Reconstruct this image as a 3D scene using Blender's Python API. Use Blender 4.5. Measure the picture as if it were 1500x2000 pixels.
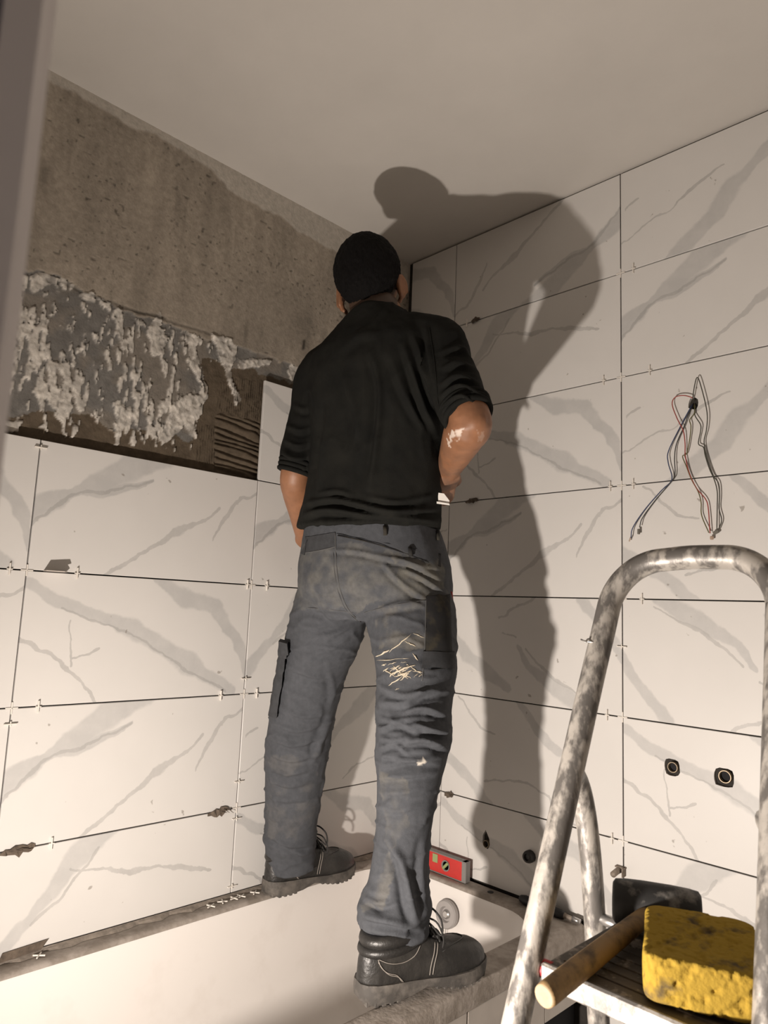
import bpy, bmesh, math, random
import numpy as np
from mathutils import Vector, Matrix
from mathutils.bvhtree import BVHTree

for _o in list(bpy.data.objects):
    bpy.data.objects.remove(_o)
SC = bpy.context.scene
COL = SC.collection
random.seed(7)

# ------------------------------------------------------------------ camera
F_PX, YAW, PITCH, ROLL = 1387.9, 0.7946, 0.1382, 0.0418
CO = np.array([1.7041, -1.7672, 1.3317])
_w = np.array([-math.sin(YAW) * math.cos(PITCH), math.cos(YAW) * math.cos(PITCH), math.sin(PITCH)])
_r = np.array([math.cos(YAW), math.sin(YAW), 0.0])
_u = np.cross(_r, _w)
CR = _r * math.cos(ROLL) + _u * math.sin(ROLL)
CU = -_r * math.sin(ROLL) + _u * math.cos(ROLL)
CW = _w
cam_d = bpy.data.cameras.new('camera')
cam_d.sensor_fit = 'VERTICAL'
cam_d.sensor_height = 36.0
cam_d.lens = F_PX / 2000.0 * 36.0
cam_d.clip_start = 0.02
cam_d.dof.use_dof = True
cam_d.dof.focus_distance = 1.75
cam_d.dof.aperture_fstop = 7.0
cam = bpy.data.objects.new('camera', cam_d)
COL.objects.link(cam)
cam.matrix_world = Matrix(((CR[0], CU[0], -CW[0], CO[0]), (CR[1], CU[1], -CW[1], CO[1]),
                           (CR[2], CU[2], -CW[2], CO[2]), (0, 0, 0, 1)))
SC.camera = cam

# ------------------------------------------------------------------ view + world
SC.view_settings.view_transform = 'Standard'
SC.view_settings.look = 'None'
SC.view_settings.gamma = 1.0
SC.view_settings.use_curve_mapping = False
SC.view_settings.exposure = 0.0
world = bpy.data.worlds.new('dim_hallway')
SC.world = world
world.use_nodes = True
world.node_tree.nodes['Background'].inputs[0].default_value = (0.55, 0.5, 0.52, 1)
world.node_tree.nodes['Background'].inputs[1].default_value = 0.10

# ------------------------------------------------------------------ work lamp light (its housing is built further down)
LAMP_POS = Vector((0.87, -1.66, 0.68))
LAMP_AIM = Vector((0.86, 0.0, 1.12))
LAMP_POWER = 29.5
ld = bpy.data.lights.new('work_lamp_light', 'AREA')
ld.shape = 'DISK'
ld.size = 0.045
ld.energy = LAMP_POWER
ld.color = (1.0, 0.89, 0.795)
lamp_light = bpy.data.objects.new('work_lamp_light', ld)
COL.objects.link(lamp_light)
lamp_light.location = LAMP_POS
lamp_light.rotation_euler = (LAMP_AIM - LAMP_POS).to_track_quat('-Z', 'Y').to_euler()

# ------------------------------------------------------------------ helpers: pixels of the photo to points of the place
def ray(u, v):
    return CW + CR * (u - 750.0) / F_PX + CU * (1000.0 - v) / F_PX
def at(u, v, t):
    return CO + ray(u, v) * t
def on(axis, val, u, v):
    d = ray(u, v)
    return CO + d * ((val - CO[axis]) / d[axis])
def proj(P):
    d = np.asarray(P, float) - CO
    z = d @ CW
    return np.stack([750 + F_PX * (d @ CR) / z, 1000 - F_PX * (d @ CU) / z], -1)

# ------------------------------------------------------------------ helpers: noise
def _hash(ix, iy, iz, seed):
    h = (ix * 374761393 + iy * 668265263 + iz * 2147483647 + seed * 974634777) & 0xFFFFFFFF
    h = ((h ^ (h >> 13)) * 1274126177) & 0xFFFFFFFF
    h = (h ^ (h >> 16)) & 0xFFFFFFFF
    return h / 4294967295.0
def vnoise(P, scale, seed=0):
    P = np.asarray(P, float) * scale
    I = np.floor(P).astype(np.int64)
    f = P - I
    f = f * f * (3 - 2 * f)
    out = 0
    for dx in (0, 1):
        for dy in (0, 1):
            for dz in (0, 1):
                w = (f[:, 0] if dx else 1 - f[:, 0]) * (f[:, 1] if dy else 1 - f[:, 1]) * (f[:, 2] if dz else 1 - f[:, 2])
                out = out + w * _hash(I[:, 0] + dx, I[:, 1] + dy, I[:, 2] + dz, seed)
    return out
def fbm(P, scale, seed=0, oct=4):
    s, a, n = 0, 0.5, 0
    for k in range(oct):
        s = s + a * vnoise(P, scale * 2 ** k, seed + k * 17)
        n += a
        a *= 0.5
    return s / n
def sstep(a, b, x):
    t = np.clip((x - a) / (b - a), 0, 1)
    return t * t * (3 - 2 * t)
def inpoly(uv, poly):
    x, y = uv[:, 0], uv[:, 1]
    c = np.zeros(len(x), bool)
    n = len(poly)
    for i in range(n):
        x1, y1 = poly[i]
        x2, y2 = poly[(i + 1) % n]
        if y1 == y2:
            continue
        m = ((y1 > y) != (y2 > y)) & (x < (x2 - x1) * (y - y1) / (y2 - y1) + x1)
        c ^= m
    return c
def polydist(uv, pts):
    """signed distance to a polyline and the fraction along it"""
    best = np.full(len(uv), 1e9)
    sgn = np.ones(len(uv))
    par = np.zeros(len(uv))
    n = len(pts) - 1
    for i in range(n):
        a = np.array(pts[i], float)
        b = np.array(pts[i + 1], float)
        ab = b - a
        h = np.clip(((uv - a) @ ab) / (ab @ ab), 0, 1)
        q = uv - a - h[:, None] * ab
        d = np.hypot(q[:, 0], q[:, 1])
        m = d < best
        best = np.where(m, d, best)
        sgn = np.where(m, np.sign(ab[0] * q[:, 1] - ab[1] * q[:, 0]), sgn)
        par = np.where(m, (i + h) / n, par)
    return best * sgn, par

# ------------------------------------------------------------------ helpers: materials
def mat(name, color=(0.8, 0.8, 0.8), rough=0.5, metal=0.0, spec=0.5, var=0.0, vscale=20.0, col2=None, bump=0.0, bscale=60.0,
        attr=None, thresh=None, emit=None, coat=0.0, aniso=(1, 1, 1), detail=4.0):
    """principled material; colour mixes color->col2 by object-space noise, optional thresholded, optional vertex colours"""
    m = bpy.data.materials.new(name)
    m.use_nodes = True
    nt = m.node_tree
    b = nt.nodes['Principled BSDF']
    b.inputs['Roughness'].default_value = rough
    b.inputs['Metallic'].default_value = metal
    b.inputs['Specular IOR Level'].default_value = spec
    b.inputs['Coat Weight'].default_value = coat
    b.inputs['Base Color'].default_value = (*color, 1)
    tc = nt.nodes.new('ShaderNodeTexCoord')
    mp = nt.nodes.new('ShaderNodeMapping')
    mp.inputs['Scale'].default_value = aniso
    nt.links.new(tc.outputs['Object'], mp.inputs['Vector'])
    src = None
    if attr:
        a = nt.nodes.new('ShaderNodeVertexColor')
        a.layer_name = attr
        src = a.outputs['Color']
    if col2 is not None or var:
        n = nt.nodes.new('ShaderNodeTexNoise')
        n.inputs['Scale'].default_value = vscale
        n.inputs['Detail'].default_value = detail
        n.inputs['Roughness'].default_value = 0.6
        nt.links.new(mp.outputs[0], n.inputs['Vector'])
        mr = nt.nodes.new('ShaderNodeMapRange')
        lo, hi = thresh if thresh else (0.3, 0.7)
        mr.inputs['From Min'].default_value = lo
        mr.inputs['From Max'].default_value = hi
        nt.links.new(n.outputs['Fac'], mr.inputs['Value'])
        mx = nt.nodes.new('ShaderNodeMix')
        mx.data_type = 'RGBA'
        nt.links.new(mr.outputs[0], mx.inputs['Factor'])
        if src is not None:
            mu = nt.nodes.new('ShaderNodeMix')
            mu.data_type = 'RGBA'
            mu.blend_type = 'MULTIPLY'
            mu.inputs['Factor'].default_value = 1
            mx.inputs['A'].default_value = (1 - var, 1 - var, 1 - var, 1)
            mx.inputs['B'].default_value = (1 + var, 1 + var, 1 + var, 1)
            nt.links.new(src, mu.inputs['A'])
            nt.links.new(mx.outputs['Result'], mu.inputs['B'])
            src = mu.outputs['Result']
        else:
            c2 = col2 if col2 is not None else tuple(min(1, c * (1 + var)) for c in color)
            c1 = color if col2 is not None else tuple(c * (1 - var) for c in color)
            mx.inputs['A'].default_value = (*c1, 1)
            mx.inputs['B'].default_value = (*c2, 1)
            src = mx.outputs['Result']
    if src is not None:
        nt.links.new(src, b.inputs['Base Color'])
    if bump:
        n2 = nt.nodes.new('ShaderNodeTexNoise')
        n2.inputs['Scale'].default_value = bscale
        n2.inputs['Detail'].default_value = 5
        nt.links.new(mp.outputs[0], n2.inputs['Vector'])
        bp = nt.nodes.new('ShaderNodeBump')
        bp.inputs['Strength'].default_value = bump
        bp.inputs['Distance'].default_value = 0.004
        nt.links.new(n2.outputs['Fac'], bp.inputs['Height'])
        nt.links.new(bp.outputs[0], b.inputs['Normal'])
    if emit:
        b.inputs['Emission Color'].default_value = (*emit[0], 1)
        b.inputs['Emission Strength'].default_value = emit[1]
    return m

# ------------------------------------------------------------------ helpers: meshes and objects
def link(name, me, m=None, parent=None, smooth=False, kind=None):
    if m is not None:
        me.materials.clear()
        me.materials.append(m)
    if smooth:
        me.shade_smooth()
    o = bpy.data.objects.new(name, me)
    COL.objects.link(o)
    if parent is not None:
        o.parent = parent
        o.matrix_parent_inverse = parent.matrix_basis.inverted()
    if kind:
        o['kind'] = kind
    return o
def empty(name, loc=(0, 0, 0)):
    o = bpy.data.objects.new(name, None)
    o.empty_display_size = 0.05
    o.location = loc
    COL.objects.link(o)
    return o
def tag(o, label, cat=None, group=None, kind=None):
    o['label'] = label
    if cat:
        o['category'] = cat
    if group:
        o['group'] = group
    if kind:
        o['kind'] = kind
    return o
class MB:
    def __init__(s):
        s.v, s.f = [], []
    def add(s, vs, fs):
        b = len(s.v)
        s.v += [tuple(float(c) for c in p) for p in vs]
        s.f += [tuple(i + b for i in f) for f in fs]
        return s
    def box(s, c, size, R=None, ch=0.0):
        """box with optional chamfer"""
        c = np.array(c, float)
        h = np.array(size, float) / 2
        R = np.eye(3) if R is None else np.array(R, float)       # rows: local axes
        bm = bmesh.new()
        bmesh.ops.create_cube(bm, size=1.0)
        for v in bm.verts:
            v.co = Vector((v.co.x * h[0] * 2, v.co.y * h[1] * 2, v.co.z * h[2] * 2))
        if ch:
            bmesh.ops.bevel(bm, geom=list(bm.edges), offset=ch, segments=2 if ch > 0.003 else 1, affect='EDGES', profile=0.5)
        bm.verts.index_update()
        vs = [c + np.array(v.co) @ R for v in bm.verts]
        fs = [tuple(v.index for v in f.verts) for f in bm.faces]
        bm.free()
        return s.add(vs, fs)
    def loft(s, rings, cap=True, closed=False):
        n = len(rings[0])
        vs = [p for r in rings for p in r]
        fs = []
        m = len(rings)
        for i in range(m if closed else m - 1):
            j = (i + 1) % m
            for k in range(n):
                k2 = (k + 1) % n
                fs.append((i * n + k, i * n + k2, j * n + k2, j * n + k))
        if cap and not closed:
            vs.append(np.mean(np.array(rings[0], float), 0))
            vs.append(np.mean(np.array(rings[-1], float), 0))
            a, b = m * n, m * n + 1
            for k in range(n):
                k2 = (k + 1) % n
                fs.append((a, k2, k))
                fs.append((b, (m - 1) * n + k, (m - 1) * n + k2))
        return s.add(vs, fs)
    def tube(s, pts, r, n=10, cap=True, flat=1.0, upv=None, dome=False, dome_end=True):
        P = np.array(pts, float)
        rad = np.full(len(P), r, float) if np.isscalar(r) else np.array(r, float)
        T = np.gradient(P, axis=0)
        T /= np.linalg.norm(T, axis=1)[:, None] + 1e-12
        if upv is None:
            upv = np.array([0, 0, 1.0]) if abs(T[0][2]) < 0.9 else np.array([1.0, 0, 0])
        X = np.cross(T[0], upv)
        X /= np.linalg.norm(X)
        rings = []
        def ringat(c, X, Y, rr):
            return [c + X * rr * math.cos(2 * math.pi * k / n) + Y * rr * flat * math.sin(2 * math.pi * k / n) for k in range(n)]
        for i in range(len(P)):
            X = X - T[i] * (X @ T[i])
            X /= np.linalg.norm(X) + 1e-12
            Y = np.cross(T[i], X)
            if dome and i == 0:
                for a in (0.92, 0.7, 0.4):
                    rings.append(ringat(P[i] - T[i] * rad[i] * a, X, Y, rad[i] * math.sqrt(1 - a * a)))
            rings.append(ringat(P[i], X, Y, rad[i]))
            if dome and dome_end and i == len(P) - 1:
                for a in (0.4, 0.7, 0.92):
                    rings.append(ringat(P[i] + T[i] * rad[i] * a, X, Y, rad[i] * math.sqrt(1 - a * a)))
        return s.loft(rings, cap)
    def ellipsoid(s, c, ax, rad, nu=20, nv=14):
        ax = np.array(ax, float)
        c = np.array(c, float)
        rings = []
        for i in range(1, nv):
            th = math.pi * i / nv
            rings.append([c + ax[0] * rad[0] * math.sin(th) * math.cos(2 * math.pi * k / nu) + ax[1] * rad[1] * math.sin(th) * math.sin(2 * math.pi * k / nu)
                          + ax[2] * rad[2] * math.cos(th) for k in range(nu)])
        return s.loft(rings, True)
    def lathe(s, c, axis, prof, n=24, cap=True):
        """profile [(r, h)] about axis"""
        c = np.array(c, float)
        A = np.array(axis, float)
        A /= np.linalg.norm(A)
        X = np.cross(A, [0, 0, 1.0])
        if np.linalg.norm(X) < 1e-3:
            X = np.array([1.0, 0, 0])
        X /= np.linalg.norm(X)
        Y = np.cross(A, X)
        return s.loft([[c + A * h + (X * math.cos(2 * math.pi * k / n) + Y * math.sin(2 * math.pi * k / n)) * max(r, 1e-5) for k in range(n)] for r, h in prof], cap)
    def prism(s, poly, off):
        """polygon (3D points) extruded by vector off"""
        P = np.array(poly, float)
        n = len(P)
        vs = list(P) + list(P + np.array(off, float))
        fs = [tuple(range(n))[::-1], tuple(range(n, 2 * n))] + [(k, (k + 1) % n, n + (k + 1) % n, n + k) for k in range(n)]
        return s.add(vs, fs)
    def mesh(s, name='mesh'):
        me = bpy.data.meshes.new(name)
        me.from_pydata(s.v, [], s.f)
        me.update()
        bm = bmesh.new()
        bm.from_mesh(me)
        bmesh.ops.recalc_face_normals(bm, faces=bm.faces)
        bm.to_mesh(me)
        bm.free()
        return me
    def build(s, name, m=None, parent=None, smooth=False, kind=None):
        return link(name, s.mesh(name), m, parent, smooth, kind)
def autosmooth(o, ang=40):
    me = o.data
    me.shade_smooth()
    bm = bmesh.new()
    bm.from_mesh(me)
    for e in bm.edges:
        if len(e.link_faces) == 2 and e.calc_face_angle(0) > math.radians(ang):
            e.smooth = False
    bm.to_mesh(me)
    bm.free()
    return o
def spline(pts, n=8):
    """Catmull-Rom through points"""
    P = np.array(pts, float)
    P = np.vstack([2 * P[0] - P[1], P, 2 * P[-1] - P[-2]])
    out = []
    for i in range(1, len(P) - 2):
        for k in range(n):
            t = k / n
            a, b, c, d = P[i - 1], P[i], P[i + 1], P[i + 2]
            out.append(0.5 * ((2 * b) + (-a + c) * t + (2 * a - 5 * b + 4 * c - d) * t * t + (-a + 3 * b - 3 * c + d) * t ** 3))
    out.append(P[-2])
    return np.array(out)
def remeshed(mb, voxel, smooth_it=3):
    """union of closed shapes as one continuous surface (voxel remesh), lightly relaxed"""
    me = mb.mesh('raw')
    o = bpy.data.objects.new('raw', me)
    COL.objects.link(o)
    md = o.modifiers.new('r', 'REMESH')
    md.mode = 'VOXEL'
    md.voxel_size = voxel
    if smooth_it:
        sm = o.modifiers.new('s', 'SMOOTH')
        sm.factor = 0.5
        sm.iterations = smooth_it
    bpy.context.view_layer.update()
    dg = bpy.context.evaluated_depsgraph_get()
    out = bpy.data.meshes.new_from_object(o.evaluated_get(dg))
    bpy.data.objects.remove(o)
    bpy.data.meshes.remove(me)
    return out
def getco(me):
    a = np.empty(len(me.vertices) * 3)
    me.vertices.foreach_get('co', a)
    return a.reshape(-1, 3)
def getno(me):
    a = np.empty(len(me.vertices) * 3, dtype=np.float32)
    me.vertex_normals.foreach_get('vector', a)
    return a.reshape(-1, 3).astype(float)
def setco(me, P):
    me.vertices.foreach_set('co', np.ascontiguousarray(P, dtype=np.float32).ravel())
    me.update()
def setcol(me, C, name='Col'):
    a = me.color_attributes.new(name, 'FLOAT_COLOR', 'POINT')
    C4 = np.ones((len(me.vertices), 4), np.float32)
    C4[:, :3] = C
    a.data.foreach_set('color', C4.ravel())

# ------------------------------------------------------------------ marble tile print
def seg_group():
    g = bpy.data.node_groups.new('vein_segment', 'ShaderNodeTree')
    for nm, ty in (('P', 'NodeSocketVector'), ('A', 'NodeSocketVector'), ('B', 'NodeSocketVector'), ('wA', 'NodeSocketFloat'), ('wB', 'NodeSocketFloat')):
        g.interface.new_socket(nm, in_out='INPUT', socket_type=ty)
    g.interface.new_socket('mask', in_out='OUTPUT', socket_type='NodeSocketFloat')
    gi = g.nodes.new('NodeGroupInput')
    go = g.nodes.new('NodeGroupOutput')
    def vm(op, a, b=None):
        n = g.nodes.new('ShaderNodeVectorMath')
        n.operation = op
        g.links.new(a, n.inputs[0])
        if b is not None:
            g.links.new(b, n.inputs[1])
        return n
    def mm(op, a, b, c=None, clamp=False):
        n = g.nodes.new('ShaderNodeMath')
        n.operation = op
        n.use_clamp = clamp
        for i, x in enumerate((a, b, c)):
            if x is None:
                continue
            if isinstance(x, (int, float)):
                n.inputs[i].default_value = x
            else:
                g.links.new(x, n.inputs[i])
        return n.outputs[0]
    AB = vm('SUBTRACT', gi.outputs['B'], gi.outputs['A']).outputs[0]
    AP = vm('SUBTRACT', gi.outputs['P'], gi.outputs['A']).outputs[0]
    h = mm('DIVIDE', vm('DOT_PRODUCT', AP, AB).outputs['Value'], vm('DOT_PRODUCT', AB, AB).outputs['Value'], clamp=True)
    sc = g.nodes.new('ShaderNodeVectorMath')
    sc.operation = 'SCALE'
    g.links.new(AB, sc.inputs[0])
    g.links.new(h, sc.inputs['Scale'])
    d = vm('LENGTH', vm('SUBTRACT', AP, sc.outputs[0]).outputs[0]).outputs['Value']
    w = mm('MULTIPLY_ADD', mm('SUBTRACT', gi.outputs['wB'], gi.outputs['wA']), h, gi.outputs['wA'])
    mr = g.nodes.new('ShaderNodeMapRange')
    mr.interpolation_type = 'SMOOTHSTEP'
    g.links.new(mm('DIVIDE', d, w), mr.inputs['Value'])
    mr.inputs['From Min'].default_value = 0.62
    mr.inputs['From Max'].default_value = 1.0
    mr.inputs['To Min'].default_value = 1
    mr.inputs['To Max'].default_value = 0
    g.links.new(mr.outputs[0], go.inputs[0])
    return g
SEG = seg_group()

def tile_mat(name, broad, thin, seed):
    m = bpy.data.materials.new(name)
    m.use_nodes = True
    nt = m.node_tree
    L = nt.links.new
    b = nt.nodes['Principled BSDF']
    b.inputs['Roughness'].default_value = 0.42
    b.inputs['Specular IOR Level'].default_value = 0.4
    uv = nt.nodes.new('ShaderNodeUVMap')
    uv.uv_map = 'UVMap'
    def noise(scale, off, detail=3, vec=None, rough=0.55):
        n = nt.nodes.new('ShaderNodeTexNoise')
        n.inputs['Scale'].default_value = scale
        n.inputs['Detail'].default_value = detail
        n.inputs['Roughness'].default_value = rough
        a = nt.nodes.new('ShaderNodeVectorMath')
        a.operation = 'ADD'
        L(vec or uv.outputs[0], a.inputs[0])
        a.inputs[1].default_value = (off, off * 1.7, off * .3)
        L(a.outputs[0], n.inputs['Vector'])
        return n
    # warp
    n1 = noise(3.2, seed, 4)
    s1 = nt.nodes.new('ShaderNodeVectorMath')
    s1.operation = 'SUBTRACT'
    L(n1.outputs['Color'], s1.inputs[0])
    s1.inputs[1].default_value = (0.5, 0.5, 0.5)
    ma = nt.nodes.new('ShaderNodeVectorMath')
    ma.operation = 'MULTIPLY_ADD'
    L(s1.outputs[0], ma.inputs[0])
    ma.inputs[1].default_value = (0.17, 0.17, 0.0)
    L(uv.outputs[0], ma.inputs[2])
    P = ma.outputs[0]
    def strokes(lst):
        acc = None
        for pl in lst:
            for i in range(len(pl) - 1):
                g = nt.nodes.new('ShaderNodeGroup')
                g.node_tree = SEG
                L(P, g.inputs['P'])
                g.inputs['A'].default_value = (pl[i][0], pl[i][1], 0)
                g.inputs['B'].default_value = (pl[i + 1][0], pl[i + 1][1], 0)
                g.inputs['wA'].default_value = pl[i][2]
                g.inputs['wB'].default_value = pl[i + 1][2]
                if acc is None:
                    acc = g.outputs[0]
                else:
                    x = nt.nodes.new('ShaderNodeMath')
                    x.operation = 'MAXIMUM'
                    L(acc, x.inputs[0])
                    L(g.outputs[0], x.inputs[1])
                    acc = x.outputs[0]
        return acc
    def math_(op, a, b_):
        x = nt.nodes.new('ShaderNodeMath')
        x.operation = op
        for i, q in enumerate((a, b_)):
            if isinstance(q, (int, float)):
                x.inputs[i].default_value = q
            else:
                L(q, x.inputs[i])
        return x.outputs[0]
    nb = noise(5.0, seed + 3, 6, rough=0.7)
    mb_ = nt.nodes.new('ShaderNodeMapRange')
    L(nb.outputs['Fac'], mb_.inputs['Value'])
    mb_.inputs['From Min'].default_value = 0.3
    mb_.inputs['From Max'].default_value = 0.62
    mb_.inputs['To Min'].default_value = 0.62
    mb_.inputs['To Max'].default_value = 1.0
    B = math_('MULTIPLY', strokes(broad), mb_.outputs[0])
    T = math_('MULTIPLY', strokes(thin), mb_.outputs[0])
    # faint cloud
    nc = noise(1.6, seed + 9, 3)
    base = nt.nodes.new('ShaderNodeMix')
    base.data_type = 'RGBA'
    L(nc.outputs['Fac'], base.inputs['Factor'])
    base.inputs['A'].default_value = (0.64, 0.625, 0.60, 1)
    base.inputs['B'].default_value = (0.71, 0.69, 0.665, 1)
    m1 = nt.nodes.new('ShaderNodeMix')
    m1.data_type = 'RGBA'
    L(math_('MULTIPLY', B, 0.58), m1.inputs['Factor'])
    L(base.outputs['Result'], m1.inputs['A'])
    m1.inputs['B'].default_value = (0.40, 0.40, 0.395, 1)
    m2 = nt.nodes.new('ShaderNodeMix')
    m2.data_type = 'RGBA'
    L(math_('MULTIPLY', T, 0.60), m2.inputs['Factor'])
    L(m1.outputs['Result'], m2.inputs['A'])
    m2.inputs['B'].default_value = (0.36, 0.355, 0.345, 1)
    # specks of dried adhesive
    tc = nt.nodes.new('ShaderNodeTexCoord')
    ns = noise(38.0, seed + 5, 2, tc.outputs['Object'])
    ms = nt.nodes.new('ShaderNodeMapRange')
    L(ns.outputs['Fac'], ms.inputs['Value'])
    ms.inputs['From Min'].default_value = 0.735
    ms.inputs['From Max'].default_value = 0.77
    m3 = nt.nodes.new('ShaderNodeMix')
    m3.data_type = 'RGBA'
    L(math_('MULTIPLY', ms.outputs[0], 0.6), m3.inputs['Factor'])
    L(m2.outputs['Result'], m3.inputs['A'])
    m3.inputs['B'].default_value = (0.22, 0.19, 0.16, 1)
    L(m3.outputs['Result'], b.inputs['Base Color'])
    return m

PR = {}
PR['A'] = tile_mat('marble_print_a',
    [[(-.1, .40, .11), (.18, .56, .08), (.28, .62, .05), (.5, .76, .11), (.75, .9, .13), (1.05, 1.04, .09)], [(.28, .60, .03), (.7, .72, .05), (.95, .8, .02)]],
    [[(.58, .0, .018), (1.03, .28, .02), (1.24, .42, .045), (1.36, .5, .02), (1.62, .66, .015)], [(1.55, .38, .01), (1.66, .55, .028), (1.83, .78, .016), (2.05, .88, .014)],
     [(.0, .36, .012), (.28, .60, .016), (.95, .80, .012)]], 1.3)
PR['B'] = tile_mat('marble_print_b',
    [[(-.05, .9, .05), (.3, .78, .06), (.62, .66, .055), (.85, .57, .1), (1.1, .45, .09), (1.35, .32, .1), (1.85, .03, .06)],
     [(1.05, 1.03, .05), (1.33, .83, .11), (1.63, .78, .07), (1.83, .55, .07), (1.95, .35, .05), (2.02, .15, .04)]],
    [[(-.05, .5, .014), (.3, .33, .02), (.5, .15, .012), (.65, -.05, .012)], [(.38, .62, .008), (.38, .3, .012)], [(.38, .34, .01), (.62, .42, .01)],
     [(.3, .74, .012), (.9, .5, .012), (1.8, .02, .012)]], 4.1)
PR['C'] = tile_mat('marble_print_c',
    [[(.85, 1.05, .1), (.58, .86, .1), (.42, .66, .07), (.3, .5, .05), (.1, .3, .08), (-.1, .12, .09)]],
    [[(.55, .78, .01), (.85, .72, .012), (1.02, .66, .025), (1.3, .66, .012), (1.5, .61, .035), (1.8, .52, .012)], [(.75, .9, .012), (.5, .6, .016), (.3, .44, .014)]], 7.7)
PR['D'] = tile_mat('marble_print_d',
    [[(.4, -.05, .05), (.62, .1, .08), (.85, .27, .1), (1.0, .46, .1), (1.2, .62, .06), (1.5, .8, .1), (1.75, 1.05, .08)]],
    [[(.02, .28, .008), (.33, .44, .014), (.5, .47, .01), (.66, .56, .026), (.95, .69, .01)], [(.05, .62, .008), (.2, .68, .016)], [(1.3, .1, .01), (1.9, .35, .014)]], 11.2)
PR['E'] = tile_mat('marble_print_e',
    [[(.35, 1.04, .07), (.55, .9, .09), (.76, .76, .08), (.95, .65, .05), (1.08, .5, .03)], [(-.05, .55, .05), (.16, .28, .06), (.4, -.04, .06)], [(1.2, .9, .05), (1.7, .6, .1), (2.05, .3, .07)]],
    [[(.3, .96, .01), (.7, .72, .018), (.98, .5, .012)], [(1.3, .2, .012), (1.05, .08, .016), (.85, .0, .01)], [(1.1, .4, .01), (1.25, .36, .01)]], 15.9)
PR['F'] = tile_mat('marble_print_f',
    [[(-.05, .45, .06), (.25, .25, .08), (.5, .08, .07), (.7, -.05, .05)], [(.9, 1.04, .04), (1.15, .8, .06), (1.4, .6, .05)]],
    [[(.55, .2, .012), (1.0, .28, .014), (1.3, .2, .012), (1.36, .05, .016), (1.9, .0, .01)], [(.2, .95, .01), (.5, .72, .02), (.7, .66, .01)]], 21.4)

# ------------------------------------------------------------------ setting materials
M_paint = mat('ceiling_paint', (0.60, 0.57, 0.53), 0.75, var=0.05, vscale=2.2, bump=0.08, bscale=90)
M_mortarbed = mat('dark_mortar_bed', (0.030, 0.026, 0.022), 0.9, var=0.3, vscale=40, bump=0.4)
M_bare = mat('bare_plaster', attr='Col', rough=0.92, var=0.14, vscale=70, bump=0.35, bscale=160, spec=0.2)
M_floor = mat('concrete_floor', (0.16, 0.15, 0.14), 0.85, var=0.25, vscale=8, bump=0.3)
M_wallpaint = mat('white_wall_paint', (0.62, 0.58, 0.54), 0.7, var=0.04, vscale=4)
M_trim = mat('white_gloss_trim', (0.74, 0.70, 0.70), 0.4, var=0.03, vscale=5)

ZC = 2.6016
J = [2.595] + [2.2952 - k * 0.302 for k in range(9)]     # J[0] top edge, J[1].. joints
X1, Y1, TW = 0.2077, 0.6091, 0.602
RIM = 0.56
G = 0.0016                                            # half a joint

floor = MB().box((1.15, -0.75, -0.05), (2.7, 2.1, 0.1)).build('floor', M_floor, kind='structure')
tag(floor, 'grey concrete bathroom floor')
ceil = MB().box((1.15, -0.75, ZC + 0.05), (2.9, 2.3, 0.1)).build('ceiling', M_paint, kind='structure')
tag(ceil, 'off white painted bathroom ceiling')
wall_right = MB().box((1.12, 0.009 + 0.06, ZC / 2), (2.56, 0.12, ZC)).build('wall_right', M_mortarbed, kind='structure')
tag(wall_right, 'wall with large marble look tiles right of the corner')
wall_left = MB().box((-0.035 - 0.06, -0.92, ZC / 2), (0.12, 1.98, ZC)).build('wall_left', M_mortarbed, kind='structure')
tag(wall_left, 'half tiled wall left of the corner with bare plaster above')
wall_back = MB().box((0.66, -1.86 - 0.05, ZC / 2), (1.42, 0.1, ZC)).box((1.32, -1.78, ZC / 2), (0.10, 0.16, ZC)).build('wall_back', M_wallpaint, kind='structure')
MB().box((2.05 + 0.16, -1.75, ZC / 2), (0.3, 0.1, ZC)).box((1.72, -1.75, 2.33), (0.72, 0.1, 0.54)).build('door_surround', M_wallpaint, wall_back)
tag(wall_back, 'painted wall at the foot of the bathtub')
wall_side = MB().box((2.40, -0.85, ZC / 2), (0.1, 1.82, ZC)).build('wall_side', M_wallpaint, kind='structure')
tag(wall_side, 'painted side wall beside the ladder')

# door casing beside the camera: jamb face plus a rounded architrave
trim = empty('trim_1', (1.40, -1.70, 0))
tag(trim, 'white door casing close to the camera at the left edge', kind='structure')
e0 = np.array([1.394, -1.6825])
prof = [(0, 0), (-0.004, 0.004), (-0.012, 0.006), (-0.05, 0.006), (-0.062, 0.002), (-0.066, -0.004), (-0.066, -0.02), (0.012, -0.02), (0.012, -0.006), (0.008, -0.003)]
MB().prism([(e0[0] + a, e0[1] + b, 0.0) for a, b in prof], (0, 0, 2.1)).build('architrave', M_trim, trim)
MB().box((1.388, -1.755, 1.05), (0.03, 0.105, 2.1), ch=0.003).build('jamb', M_trim, trim)

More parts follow.
